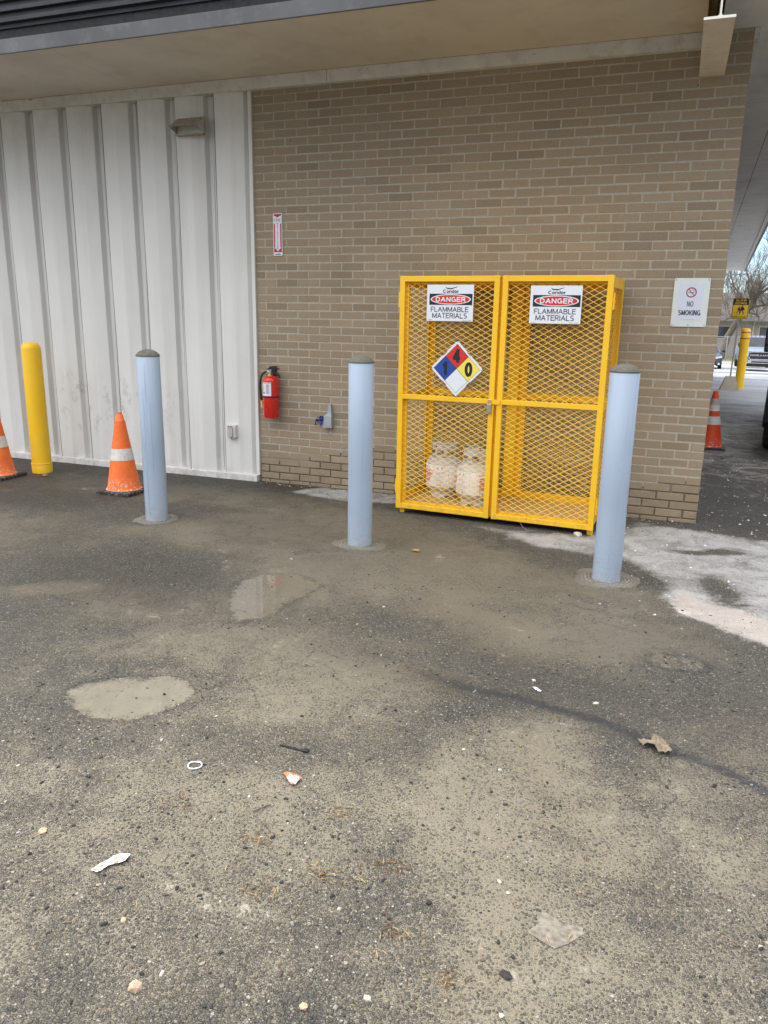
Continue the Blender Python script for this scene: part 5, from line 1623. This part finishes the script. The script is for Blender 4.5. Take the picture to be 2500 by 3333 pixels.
# black pickup cut by the right edge, nose away from us
t = thing('parked_truck', 'black truck cut off by the right picture edge, showing mirror and rear wheel', 'truck', (5.475, 3.32, 0), R(-7.5))
b = MB(); hw = .955
loft(b, [ringbox(y, w, zb, zt, .10, tp) for y, w, zb, zt, tp in ((-.15, hw*.97, .55, 1.15, .97), (.0, hw, .50, 1.20, .965), (1.5, hw, .48, 1.20, .965), (1.9, hw, .46, 1.22, .96), (4.2, hw, .46, 1.22, .95), (4.9, hw, .48, 1.20, .93), (5.4, hw*.95, .52, 1.10, .90))])
b.build('body', t, M_BLKCAR)
b = MB(); b.add([(-.86, 1.9, 1.18), (.86, 1.9, 1.18), (.68, 2.05, 1.80), (-.68, 2.05, 1.80), (-.86, 4.3, 1.18), (.86, 4.3, 1.18), (.68, 3.7, 1.82), (-.68, 3.7, 1.82)], [(0,1,2,3), (1,5,6,2), (4,0,3,7), (5,4,7,6), (3,2,6,7)])
b.build('cab', t, M_BLKCAR)
b = MB(); b.add([(-.80, 1.93, 1.26), (.80, 1.93, 1.26), (.66, 2.035, 1.74), (-.66, 2.035, 1.74)], [(0,1,2,3)]); b.build('rear_window', t, M_GLASS)
b = MB()
for y_ in (.93,):
    for sx in (-1, 1):
        pl = [(y_ + .50 * math.cos(a), .40 + .48 * math.sin(a)) for a in [R(x) for x in range(-10, 191, 12)]]
        pl += [(y_ + .42 * math.cos(a), .38 + .42 * math.sin(a)) for a in [R(x) for x in range(190, -11, -12)]]
        b.prism(pl, 'x', min(sx*.95, sx*1.00), max(sx*.95, sx*1.00))
b.build('wheel_flare', t, M_BLK)
for sx in (-1, 1):
    wheel(t, sx * .845, .93, .385, .385, .27, sx); wheel(t, sx * .845, 4.35, .385, .385, .27, sx)
    b = MB(); b.box(min(sx*.99, sx*1.19), max(sx*.99, sx*1.19), 3.30, 3.40, 1.10, 1.46, bev=.03)
    b.box(min(sx*.86, sx*1.0), max(sx*.86, sx*1.0), 3.33, 3.37, 1.2, 1.24); mo = b.build('mirror', t, M_BLK)
    b = MB(); b.prism(rrect(min(sx*1.01, sx*1.17), max(sx*1.01, sx*1.17), 1.22, 1.43, .02), 'y', 3.296, 3.2985)
    b.prism(rrect(min(sx*1.01, sx*1.17), max(sx*1.01, sx*1.17), 1.125, 1.19, .02), 'y', 3.296, 3.2985); b.build('mirror_glass', mo, M_GLASS)
b = MB(); b.box(-.93, .93, -.30, -.16, .45, .66, bev=.02); b.build('rear_bumper', t, M_BLK)
for sx in (-1, 1):
    b = MB(); b.box(min(sx*.80, sx*.93), max(sx*.80, sx*.93), -.19, -.155, .80, 1.10, bev=.01); b.build('tail_light', t, M_DKRED)

# ------------------------------------------------------------------ lawn, fence, house behind the lot
b = MB()
n_ = 40
vs = []; fs = []
ys_ = [47.5, 48.2, 55, 63, 75]
for j, y_ in enumerate(ys_):
    for i in range(n_ + 1):
        x_ = -30 + 90 * i / n_
        vs.append((x_, y_ + .15 * math.sin(i), -1.245 + (0.0 if j == 0 else .03) + .02 * math.sin(i * 2.3 + j)))
for j in range(len(ys_) - 1):
    for i in range(n_):
        a = j * (n_ + 1) + i
        fs.append((a, a + 1, a + n_ + 2, a + n_ + 1))
b.add(vs, fs)
gm_ = NT('winter_lawn', 0.95, 0.2)
gc = gm_.mix(gm_.rng(gm_.noise(6, 6, rough=.75), .35, .65), (0.10, 0.10, 0.045), (0.22, 0.19, 0.11))
gy_ = gm_.n('SeparateXYZ', i_0=gm_.pos()).outputs[1]
gc = gm_.mix(gm_.math('MULTIPLY', gm_.rng(gm_.noise(1.1, 6, rough=.7, stretch=(.2, 1, 1)), .42, .56), gm_.rng(gy_, 56, 50, 0, 1)), gc, (0.68, 0.70, 0.74))
gm_.link(gc, 'Base Color')
tag(b.build('lawn', None, gm_.m), 'patchy winter lawn with old snow beyond the lot', 'lawn', kind='structure')

M_CHAIN = plain('chain_link_wire', (0.30, 0.31, 0.32), 0.5, metal=0.6, var=0.15)
fen = thing('chain_link_fence', 'grey chain link fence along the lawn behind the parked vehicles', 'fence', (0, 55.3, -1.22))
for k, x_ in enumerate((1.0, 4.0, 6.98, 10.0, 13.0, 16.0)):
    b = MB(); b.lathe([(.035, -.1), (.035, 1.70), (.02, 1.74), (0, 1.75)], 10, M=Matrix.Translation((x_, 0, 0))); b.build('post', fen, M_GALV)
b = MB(); b.tube([(1.0, 0, 1.68), (16.0, 0, 1.68)], .024, 8); b.build('top_rail', fen, M_CHAIN)
b = MB()
px_ = .11
for i in range(int((16 - 1) / px_) + 32):
    for s_ in (1, -1):
        x0 = 1 + (i - 16) * px_
        a = [x0, .05]; c = [x0 + s_ * 1.6, 1.65]
        if s_ < 0: a[0] += 1.6 - .8; c[0] += 1.6 - .8
        # clip to fence span
        if min(a[0], c[0]) < 1.0 or max(a[0], c[0]) > 16: continue
        dx, dz = (c[0] - a[0]), (c[1] - a[1]); L = math.hypot(dx, dz); nx, nz_ = -dz / L * .0045, dx / L * .0045
        b.add([(a[0]+nx, .028, a[1]+nz_), (a[0]-nx, .028, a[1]-nz_), (c[0]-nx, .028, c[1]-nz_), (c[0]+nx, .028, c[1]+nz_),
               (a[0]+nx, .034, a[1]+nz_), (a[0]-nx, .034, a[1]-nz_), (c[0]-nx, .034, c[1]-nz_), (c[0]+nx, .034, c[1]+nz_)], [(0,1,2,3), (7,6,5,4), (0,3,7,4), (1,5,6,2)])
b.build('wire_mesh', fen, M_CHAIN)

hs = NT('house_siding', 0.7, 0.3)
zz_ = hs.n('SeparateXYZ', i_0=hs.pos()).outputs[2]
fr_ = hs.math('FRACT', hs.math('MULTIPLY', zz_, 8.0))
hc = hs.mix(hs.rng(fr_, .0, .16, 1, 0), (0.43, 0.395, 0.34), (0.25, 0.225, 0.19))
hs.link(hc, 'Base Color'); hs.link(hs.bump(fr_, .6, .02), 'Normal')
rf = NT('brown_roof_shingle', 0.9, 0.2)
rc = rf.mix(rf.rng(rf.noise(7, 6, rough=.75), .3, .7), (0.085, 0.078, 0.073), (0.14, 0.13, 0.122))
rf.link(rc, 'Base Color'); rf.link(rf.bump(rf.noise(30, 4), .5, .02), 'Normal')
hse = thing('house', 'low beige sided house with a brown roof behind the bare tree', 'house', (9.5, 62.0, -1.22))
b = MB(); b.box(-14, 9, .35, 9, 0, 2.92); b.build('wall', hse, hs.m)
b = MB()
b.add([(-14.6, -.15, 2.86), (9.6, -.15, 2.86), (9.6, 4.7, 4.95), (-14.6, 4.7, 4.95), (9.6, 9.6, 2.86), (-14.6, 9.6, 2.86),
       (-14.6, -.15, 3.0), (9.6, -.15, 3.0), (9.6, 4.7, 5.10), (-14.6, 4.7, 5.10), (9.6, 9.6, 3.0), (-14.6, 9.6, 3.0)],
      [(0,1,2,3), (3,2,4,5), (6,9,8,7), (9,11,10,8), (0,6,7,1), (5,4,10,11), (0,3,9,6), (3,5,11,9), (1,7,8,2), (2,8,10,4)])
rfo = b.build('roof', hse, rf.m)
b = MB(); b.tube([(-4.2, 2.0, 3.6), (-4.2, 2.0, 4.35)], .10, 10); b.build('vent_pipe', rfo, M_WHT2)
b = MB(); b.box(-14.6, 9.6, -.30, -.16, 2.80, 3.02); b.build('gutter', hse, M_GALV)
b = MB(); b.tube([(-.32, -.22, 2.82), (-.34, .28, 2.55), (-.36, .30, .1)], .055, 8); b.build('downspout', hse, M_TRIM)
for x0, x1, z0, z1 in ((-4.1, -1.92, 1.45, 2.36), (.12, 1.9, 1.42, 2.36), (4.5, 6.2, 1.42, 2.36)):
    b = MB(); b.box(x0 - .06, x1 + .06, .30, .345, z0 - .06, z1 + .06); f = b.build('window', hse, M_TRIM)
    b = MB(); b.box(x0, (x0+x1)/2 - .03, .285, .298, z0, z1); b.box((x0+x1)/2 + .03, x1, .285, .298, z0, z1); b.build('pane', f, M_GLASS)

# ------------------------------------------------------------------ bare trees
bk = NT('grey_bark', 0.95, 0.2)
bc = bk.mix(bk.rng(bk.noise(5, 6, rough=.7, stretch=(1, 1, .3)), .3, .7), (0.085, 0.070, 0.052), (0.19, 0.165, 0.13))
bk.link(bc, 'Base Color'); bk.link(bk.bump(bk.noise(14, 5, stretch=(1, 1, .25)), .7, .03), 'Normal')
bk2 = NT('pale_twig', 0.9, 0.2)
bc2 = bk2.mix(bk2.rng(bk2.noise(1.4, 4), .3, .7), (0.085, 0.072, 0.060), (0.17, 0.148, 0.125))
bk2.link(bc2, 'Base Color')
bk3 = NT('split_pale_wood', 0.9, 0.2)
bk3.link(bk3.mix(bk3.rng(bk3.noise(6, 5, stretch=(1, 1, .2)), .3, .7), (0.30, 0.23, 0.16), (0.52, 0.43, 0.33)), 'Base Color')

def grow(mbT, mbW, p, d, L, r, lv, rr, spread=.55, up=.15, droop=0.0):
    """recursive bare branches; thick ones into mbT, twigs into mbW"""
    k = 4 if lv < 3 else 3
    pts = [p.copy()]; rads = [r]
    dd = d.copy()
    for i in range(k):
        dd = (dd + Vector((rr.uniform(-1, 1), rr.uniform(-1, 1), rr.uniform(-1, 1))) * .20 + Vector((0, 0, up * .3 - droop * .1))).normalized()
        pts.append(pts[-1] + dd * (L / k)); rads.append(max(.004, r * (1 - .42 * (i + 1) / k)))
    mb = mbT if r > .045 else mbW
    mb.tube(pts, rads, 7 if r > .08 else (4 if r > .03 else 3), smooth=True, caps=False)
    if lv <= 0: return
    nb = rr.choice((3, 4)) if lv > 1 else rr.choice((4, 5))
    for i in range(nb):
        f = rr.uniform(.35, 1.0) if i else 1.0
        q = f * k; a = int(min(k - 1, q)); w = q - a
        pp = pts[a].lerp(pts[a + 1], w)
        rv = Vector((rr.uniform(-1, 1), rr.uniform(-1, 1), rr.uniform(-.6, 1))).normalized()
        nd = (dd + rv * rr.uniform(.5, 1.1) * (spread * 1.7) + Vector((0, 0, up))).normalized()
        grow(mbT, mbW, pp, nd, L * rr.uniform(.55, .82), max(.006, rads[a] * rr.uniform(.42, .68)), lv - 1, rr, spread, up, droop)

def tree(name, label, x, y, zg, h, r, seed, lv=5, spread=.5, lean=(0, 0), group='bare trees behind the house'):
    rr = random.Random(seed)
    t = thing(name, label, 'tree', (x, y, zg), 0, group)
    T, W = MB(), MB()
    d = Vector((lean[0], lean[1], 1)).normalized()
    tl = h * .28
    pts = [Vector((0, 0, -.1)), d * tl * .5, d * tl]
    T.tube(pts, [r * 1.3, r, r * .85], 10, caps=False)
    for i in range(4):
        a = rr.uniform(0, 6.28)
        grow(T, W, d * tl * rr.uniform(.7, 1.0), Vector((math.cos(a) * .6, math.sin(a) * .6, rr.uniform(.6, 1.1))).normalized(), h * .30, r * .55, lv - 1, rr, spread, .22)
    T.build('trunk', t, bk.m)
    W.build('crown', t, bk2.m)
    return t
tree('bare_tree', 'bare tree with fine twigs rising behind the left of the house roof', 5.2, 76, -1.25, 11.5, .26, 11)
tree('bare_tree', 'bare tree with pale twigs against the sky above the pedestrian sign', 9.3, 80, -1.25, 10.5, .26, 23)
tree('bare_tree', 'bare tree at the right picture edge above the black truck', 15.2, 82, -1.25, 15, .32, 37)
tree('bare_tree', 'bare tree mostly hidden behind the brick corner', 1.5, 84, -1.25, 12, .30, 41, lv=4)
# leaning broken tree in front of the house
t = thing('leaning_tree', 'leaning bare tree with a split pale stub in front of the house', 'tree', (6.95, 58.0, -1.22))
T, W = MB(), MB()
rr = random.Random(77)
def L_(p): return Vector((p[0] - 6.95, p[1] * 1.0, p[2] + 1.22))
main = [L_(p) for p in ((6.75, 0, -1.3), (7.12, .1, .42), (7.64, .2, 1.57), (8.05, .2, 2.1), (8.42, .3, 2.55), (8.62, .3, 3.1), (8.70, .3, 3.7))]
T.tube(main, [.30, .25, .22, .21, .19, .17, .14], 10, caps=False)
for P, rr0 in (([(8.35, .3, 2.5), (9.09, .1, 2.70), (9.55, .0, 2.74), (10.6, -.2, 2.9)], .085),
               ([(8.30, .3, 2.2), (8.75, 0, 2.10), (9.05, -.1, 1.92), (9.12, -.1, 1.3)], .07),
               ([(8.60, .3, 3.0), (8.9, .3, 3.5), (9.45, .2, 3.95), (10.3, 0, 4.7)], .12),
               ([(8.2, .3, 2.3), (7.9, .5, 3.2), (7.2, .6, 4.0), (6.7, .7, 5.2)], .09),
               ([(8.55, .3, 2.9), (8.2, .6, 3.7), (8.1, .7, 4.6), (7.7, .7, 5.6)], .06),
               ([(7.9, .2, 1.9), (7.2, .3, 1.9), (6.8, .3, 1.6), (6.3, .2, 1.4)], .04)):
    pts = [L_(p) for p in P]
    T.tube(pts, [rr0, rr0 * .85, rr0 * .7, rr0 * .45], 7, caps=False)
    for i in range(9):
        k = rr.randrange(1, 4); f = rr.random()
        pp = pts[k - 1].lerp(pts[k], f)
        dd = Vector((rr.uniform(-1, 1), rr.uniform(-.6, .6), rr.uniform(-.1, 1))).normalized()
        grow(T, W, pp, dd, rr.uniform(.7, 1.3), rr0 * .38, 3, rr, .5, .12)
for i in range(14):
    pp = L_((8.45 + rr.uniform(-.15, .3), .3, rr.uniform(2.5, 3.7)))
    grow(T, W, pp, Vector((rr.uniform(-1, 1), rr.uniform(-.5, .5), rr.uniform(.1, 1))).normalized(), rr.uniform(.8, 1.4), .03, 3, rr, .5, .12)
T.build('trunk', t, bk.m); W.build('crown', t, bk2.m)
b = MB(); b.tube([L_((8.69, .3, 3.6)), L_((8.66, .3, 4.2)), L_((8.72, .3, 4.75)), L_((8.70, .3, 5.1))], [.16, .17, .12, .03], 7); b.build('split_stub', t, bk3.m)
# thicket along the back of the house
rr = random.Random(5)
b = MB()
for i in range(520):
    x_ = rr.uniform(-6, 30); y_ = rr.uniform(74, 78)
    h_ = rr.uniform(3.0, 6.6)
    p = Vector((x_, y_, -1.3)); d = Vector((rr.uniform(-.25, .25), 0, 1)).normalized()
    pts = [p, p + d * h_ * .5 + Vector((rr.uniform(-.3, .3), 0, 0)), p + d * h_]
    b.tube(pts, [.03, .02, .008], 3, caps=False)
    for k in range(7):
        q = pts[1].lerp(pts[2], rr.random()); e = Vector((rr.uniform(-1, 1), rr.uniform(-.5, .5), rr.uniform(.2, 1))).normalized()
        b.tube([q, q + e * rr.uniform(.5, 1.5)], [.012, .005], 3, caps=False)
tag(b.build('thicket', None, bk2.m), 'dense leafless thicket behind the house', 'thicket', kind='stuff')

# ------------------------------------------------------------------ litter and stones on the lot
def stone(name, x, y, s, label, mat, seed, flat_=.6, cat='stone', group=None, rot=0.0, sx=1.0):
    rr = random.Random(seed)
    bm = bmesh.new(); bmesh.ops.create_icosphere(bm, subdivisions=1, radius=1.0)
    for v in bm.verts:
        k = 1 + rr.uniform(-.16, .16) + .32 * mnoise.noise(v.co * 1.3 + Vector((seed * 3.1, 0, 0))) + .10 * mnoise.noise(v.co * 3 + Vector((0, seed, 0)))
        v.co = Vector((v.co.x * s * k * sx, v.co.y * s * k, max(v.co.z, -.45) * s * k * flat_))
    bm.verts.index_update()
    b = MB(); b.add([tuple(v.co) for v in bm.verts], [[v.index for v in f.verts] for f in bm.faces], False); bm.free()
    o = b.build(name, None, mat, (x, y, .42 * s * flat_), rot or rr.uniform(0, 6))
    return tag(o, label, cat, group)
M_STT = mat_concrete('tan_stone', (0.42, 0.30, 0.19), (0.58, 0.45, 0.32), 40)
M_STP = mat_concrete('pale_stone', (0.50, 0.44, 0.36), (0.68, 0.62, 0.54), 40)
M_STD = mat_concrete('dark_stone', (0.02, 0.02, 0.02), (0.06, 0.055, 0.05), 60)
stone('stone', 2.427, -5.132, .0185, 'angular tan stone, largest of those at the lower left', M_STT, 1, .75, sx=.8)
stone('stone', 1.806, -4.769, .0135, 'flat tan stone near the left edge, left of the white wrapper', M_STT, 2, .5, sx=1.3)
stone('stone', 2.266, -4.973, .0095, 'small round orange-tan stone between the white wrapper and the largest stone', M_STT, 3, .8)
stone('stone', 2.817, -5.036, .0125, 'pinkish tan stone by the bottom edge, right of the largest stone', M_STT, 4, .6)
stone('stone', 2.945, -4.962, .0090, 'small pale stone at the bottom, just left of the drain-like hole', M_STP, 5, .7)
stone('stone', 2.300, -4.385, .0058, 'tiny white pebble left of the orange wrapper', M_STP, 6, .7)
stone('stone', 3.246, -4.895, .0075, 'white pebble at the bottom edge, right of the dark hole', M_STP, 7, .7)
stone('stone', 3.182, -4.507, .0055, 'tiny white pebble beside the pale scrape mark', M_STP, 8, .6)
stone('stone', 2.990, -4.623, .0085, 'small dark lump of asphalt on the pale silt', M_STD, 9, .8)
stone('stone', 3.232, -4.780, .0150, 'black sunken lump near the bottom centre', M_STD, 10, .35, sx=1.3)
stone('stone', 1.62, -3.90, .0065, 'dark pebble in the pale puddle', M_STD, 12, .8)
stone('stone', 2.93, -.70, .032, 'grey stone wedged under the right front foot of the cage', M_STP, 13, .5, sx=1.5)
stone('stone', 3.305, -3.30, .0100, 'pale grey stone above the crack, near the white scrap', M_STP, 14, .5, sx=1.4)
stone('stone', 3.03, -3.19, .0090, 'small pale stone just beyond the white paper scrap', M_STP, 15, .6)

def ribbon_ring(x, y, r, w, h, n=40):
    b = MB(); b.tube([(r * math.cos(2*math.pi*i/n) * 1.06, r * math.sin(2*math.pi*i/n), h + .0015 * math.sin(i * .4)) for i in range(n + 1)], w, 8, caps=False)
    return b
b = ribbon_ring(0, 0, .0225, .0024, .0038)
tag(b.build('plastic_ring', None, M_WHTP, (2.034, -4.298, 0)), 'white plastic bottle ring lying on the asphalt', 'plastic ring')

def crumple(name, outline, label, cat, x, y, rot, mats, seed, amp=.006, z=.006, regions=None, scale=1.0):
    """thin crumpled sheet: outline polygon filled by a grid and given real folds"""
    rr = random.Random(seed)
    xs = [p[0] for p in outline]; ys = [p[1] for p in outline]
    n = 44
    x0, x1, y0, y1 = min(xs), max(xs), min(ys), max(ys)
    def inside(px, py):
        c = False
        for i in range(len(outline)):
            a = outline[i]; q = outline[(i + 1) % len(outline)]
            if (a[1] > py) != (q[1] > py) and px < (q[0]-a[0]) * (py-a[1]) / (q[1]-a[1]) + a[0]: c = not c
        return c
    b = MB(); b.mats = list(mats)
    def H(px, py):
        k = 1 / max(x1 - x0, y1 - y0)
        return z + amp * (mnoise.noise(Vector((px * k * 3 + seed, py * k * 3, 0))) + .6 * abs(mnoise.noise(Vector((px * k * 7, py * k * 7, seed))))) + amp * .6
    for i in range(n):
        for j in range(n):
            ax, ay = x0 + (x1-x0)*i/n, y0 + (y1-y0)*j/n
            bx_, by_ = x0 + (x1-x0)*(i+1)/n, y0 + (y1-y0)*(j+1)/n
            if not inside((ax+bx_)/2, (ay+by_)/2): continue
            b.cur = regions((ax+bx_)/2, (ay+by_)/2) if regions else 0
            th = .0006
            P = [(ax, ay), (bx_, ay), (bx_, by_), (ax, by_)]
            b.add([(u, v, H(u, v)) for u, v in P] + [(u, v, H(u, v) - th) for u, v in P], [(0,1,2,3), (7,6,5,4), (0,4,5,1), (1,5,6,2), (2,6,7,3), (3,7,4,0)])
    o = b.build(name, None, None, (x, y, 0), rot)
    o.scale = (scale, scale, scale)
    return tag(o, label, cat)
M_ORW = plain('orange_wrapper_print', (0.72, 0.17, 0.05), 0.4, var=.15, vscale=60)
M_WHW = plain('white_wrapper', (0.72, 0.74, 0.76), 0.45, var=.12, vscale=60, dirt=((.35, .27, .2), .6, 70))
M_BRW = plain('brown_wrapper_print', (0.32, 0.16, 0.07), 0.5, var=.2, vscale=60)
M_LEAF = plain('dry_leaf', (0.21, 0.165, 0.115), 0.7, var=.3, vscale=40, dirt=((.36, .28, .19), .7, 45))
crumple('wrapper', [(-.040, .020), (.005, .026), (.032, .018), (.030, -.026), (.018, -.034)], 'torn orange and white food wrapper on the asphalt', 'wrapper', 2.383, -4.249, .0, (M_ORW, M_WHW), 3,
        regions=lambda u, v: 1 if (u > -.012 and v < .016 and u + v * .4 < .030 and v > -.024) else 0)
crumple('wrapper', [(-.046, -.058), (-.018, -.062), (.000, -.022), (.046, .012), (.044, .052), (.010, .050), (-.014, .016), (-.032, -.022)], 'crumpled white wrapper with brown print at the lower left', 'wrapper', 2.093, -4.806, .12, (M_WHW, M_BRW), 5, scale=.80,
        regions=lambda u, v: 1 if (mnoise.noise(Vector((u * 70, v * 70, 4))) > .22) else 0)
crumple('paper_scrap', [(-.022, .012), (-.012, .017), (.020, -.008), (.018, -.018), (.004, -.014)], 'small white paper scrap on the dark asphalt near the crack', 'paper scrap', 3.059, -3.278, 0, (M_WHTP,), 7, amp=.003)
crumple('dead_leaf', [(-.075, .010), (-.050, .045), (-.022, .032), (-.01, .075), (.030, .070), (.050, .030), (.070, -.018), (.058, -.045), (.016, -.050), (-.008, -.028), (-.026, -.008), (-.052, -.016)], 'large curled brown leaf lying across the dark seam', 'leaf', 3.545, -3.572, .0, (M_LEAF,), 9, amp=.024, z=.003, scale=.86)
crumple('dead_leaf', [(-.04, 0), (-.015, .02), (.03, .018), (.045, -.005), (.01, -.022), (-.025, -.016)], 'small brown leaf beside the yellow bollard base', 'leaf', -2.06, -.68, .4, (M_LEAF,), 11, amp=.012)
M_YLEAF = plain('tan_leaf', (0.42, 0.24, 0.07), 0.6, var=.2, vscale=60)
crumple('dead_leaf', [(-.030, .004), (-.010, .016), (.014, .014), (.028, -.002), (.012, -.016), (-.014, -.012)], 'small orange-tan leaf right of the middle blue bollard', 'leaf', 1.965, -1.585, .2, (M_YLEAF,), 13, amp=.009)
M_SCR = plain('dusty_clear_film', (0.18, 0.158, 0.122), 0.5, var=.4, vscale=60, dirt=((.33, .295, .25), .6, 40))
crumple('plastic_film', [(-.075, .058), (-.045, .066), (.0, .040), (.060, .046), (.066, .020), (.030, -.030), (-.004, -.064), (-.040, -.050), (-.088, -.030), (-.064, .010)], 'flattened dusty clear plastic film at the lower right', 'plastic film', 3.335, -4.60, .0, (M_SCR,), 15, amp=.0022, z=.0010, scale=.9,
        )
b = MB(); b.tube(smooth_path([(-.055, .002, .004), (-.02, .0, .0045), (.03, -.004, .004), (.045, -.003, .006)]), .0032, 6); b.box(.038, .060, -.012, .006, .002, .009, bev=.002)
tag(b.build('plastic_strap', None, M_BLK, (2.305, -4.071, 0), .05), 'thin black plastic strap with a square end left of the crack', 'plastic strap')
b = MB(); b.tube([(-.018, -.026, .004), (.0, .0, .006), (.016, .028, .004)], .0024, 5)
tag(b.build('twig', None, bk.m, (2.37, -4.426, 0)), 'short dark twig just below the orange wrapper', 'twig')
# wire bent out under the cage
b = MB(); b.tube(smooth_path([(.0, .02, .045), (.02, -.02, .030), (.06, -.05, .010), (.12, -.06, .006)]), .0014, 5)
tag(b.build('wire', None, M_GALV, (2.50, -.70, 0)), 'thin loose wire bent out from under the cage front', 'wire')

# loose grit and debris nobody could count
def scatter(name, label, cat, mats, weights, n, area, smin, smax, seed, keep=None):
    rr = random.Random(seed)
    base = []
    for q in range(6):
        bm = bmesh.new(); bmesh.ops.create_icosphere(bm, subdivisions=1, radius=1.0)
        vs = [tuple(v.co * (1 + rr.uniform(-.28, .28))) for v in bm.verts]
        bm.verts.index_update()
        fs = [tuple(v.index for v in f.verts) for f in bm.faces]; bm.free()
        base.append((vs, fs))
    b = MB(); b.mats = list(mats)
    cnt = 0
    while cnt < n:
        x = rr.uniform(area[0], area[1]); y = rr.uniform(area[2], area[3])
        if keep and not keep(x, y, rr): continue
        cnt += 1
        s_ = smin + (smax - smin) * rr.random() ** 3.2
        M = Matrix.Translation((x, y, s_ * .25)) @ Matrix.Rotation(rr.uniform(0, 6.28), 4, 'Z') @ Matrix.Diagonal((s_ * rr.uniform(.8, 1.5), s_ * rr.uniform(.7, 1.0), s_ * rr.uniform(.45, .8), 1))
        b.cur = rr.choices(range(len(mats)), weights)[0]
        vs, fs = rr.choice(base)
        b.add(vs, fs, False, M)
    return tag(b.build(name), label, cat, kind='stuff')
def kp(x, y, rr):
    d = math.hypot(x - 3.46, y + 6.3)
    if ((x - 1.48) / .30) ** 2 + ((y + 3.96) / .24) ** 2 < 1: return rr.random() < .12
    if ((x - 1.45) / .25) ** 2 + ((y + 2.65) / .45) ** 2 < 1: return rr.random() < .1
    return rr.random() < (1.5 / d) ** 1.3 * (.35 + 1.3 * (mnoise.noise(Vector((x * 1.6, y * 1.6, 3))) > -.02))
M_GRIT1 = plain('grit_dark', (0.028, 0.027, 0.026), 0.8, var=.3, vscale=50)
M_GRIT2 = plain('grit_brown', (0.10, 0.075, 0.055), 0.8, var=.3, vscale=50)
M_GRIT3 = plain('grit_grey', (0.22, 0.20, 0.17), 0.8, var=.3, vscale=50)
M_GRIT4 = plain('grit_pale', (0.52, 0.47, 0.38), 0.7, var=.2, vscale=50)
scatter('gravel', 'loose dark and pale grit scattered over the asphalt', 'gravel', (M_GRIT1, M_GRIT2, M_GRIT3, M_GRIT4), (50, 26, 20, 4), 5200, (.6, 4.6, -5.5, -2.0), .0016, .0068, 2, kp)
scatter('gravel', 'pale grit and salt grains by the brick corner and the far lot', 'gravel', (M_GRIT4, M_GRIT3, M_WHTP), (50, 30, 20), 1500, (3.2, 5.2, -2.2, 3.6), .002, .009, 6)
scatter('gravel', 'crumbs along the foot of the brick wall', 'gravel', (M_GRIT4, M_GRIT3, M_GRIT2), (40, 35, 25), 420, (-.1, 3.7, -.13, -.01), .002, .010, 9)
rr = random.Random(14)
b = MB(); b.mats = [plain('dry_brown_bits', (0.16, 0.09, 0.045), .8, var=.4, vscale=40), plain('straw_bits', (0.42, 0.30, 0.13), .8, var=.3, vscale=40)]
clumps = [(2.526, -4.736, .06), (2.845, -4.521, .05), (2.70, -4.62, .06), (2.45, -4.55, .05), (2.60, -4.35, .05), (2.95, -4.75, .05), (3.1, -4.85, .05), (2.1, -4.5, .05)]
for i in range(430):
    if i < 260:
        c = rr.choice(clumps); x = rr.gauss(c[0], c[2] * .7); y = rr.gauss(c[1], c[2] * .5)
    else:
        x = rr.uniform(1.4, 4.0); y = rr.uniform(-5.3, -3.6)
    L = rr.uniform(.006, .030); a = rr.uniform(0, 3.14); dx, dy = math.cos(a) * L / 2, math.sin(a) * L / 2
    b.cur = 0 if rr.random() < .7 else 1
    z0 = rr.uniform(.001, .005)
    b.tube([(x - dx, y - dy, z0), (x + rr.uniform(-.002, .002), y + rr.uniform(-.002, .002), z0 + rr.uniform(0, .003)), (x + dx, y + dy, z0)], [.0006, rr.uniform(.0008, .0020), .0006], 4)
tag(b.build('plant_debris'), 'dry brown plant bits and straw caught on the asphalt', 'plant debris', kind='stuff')
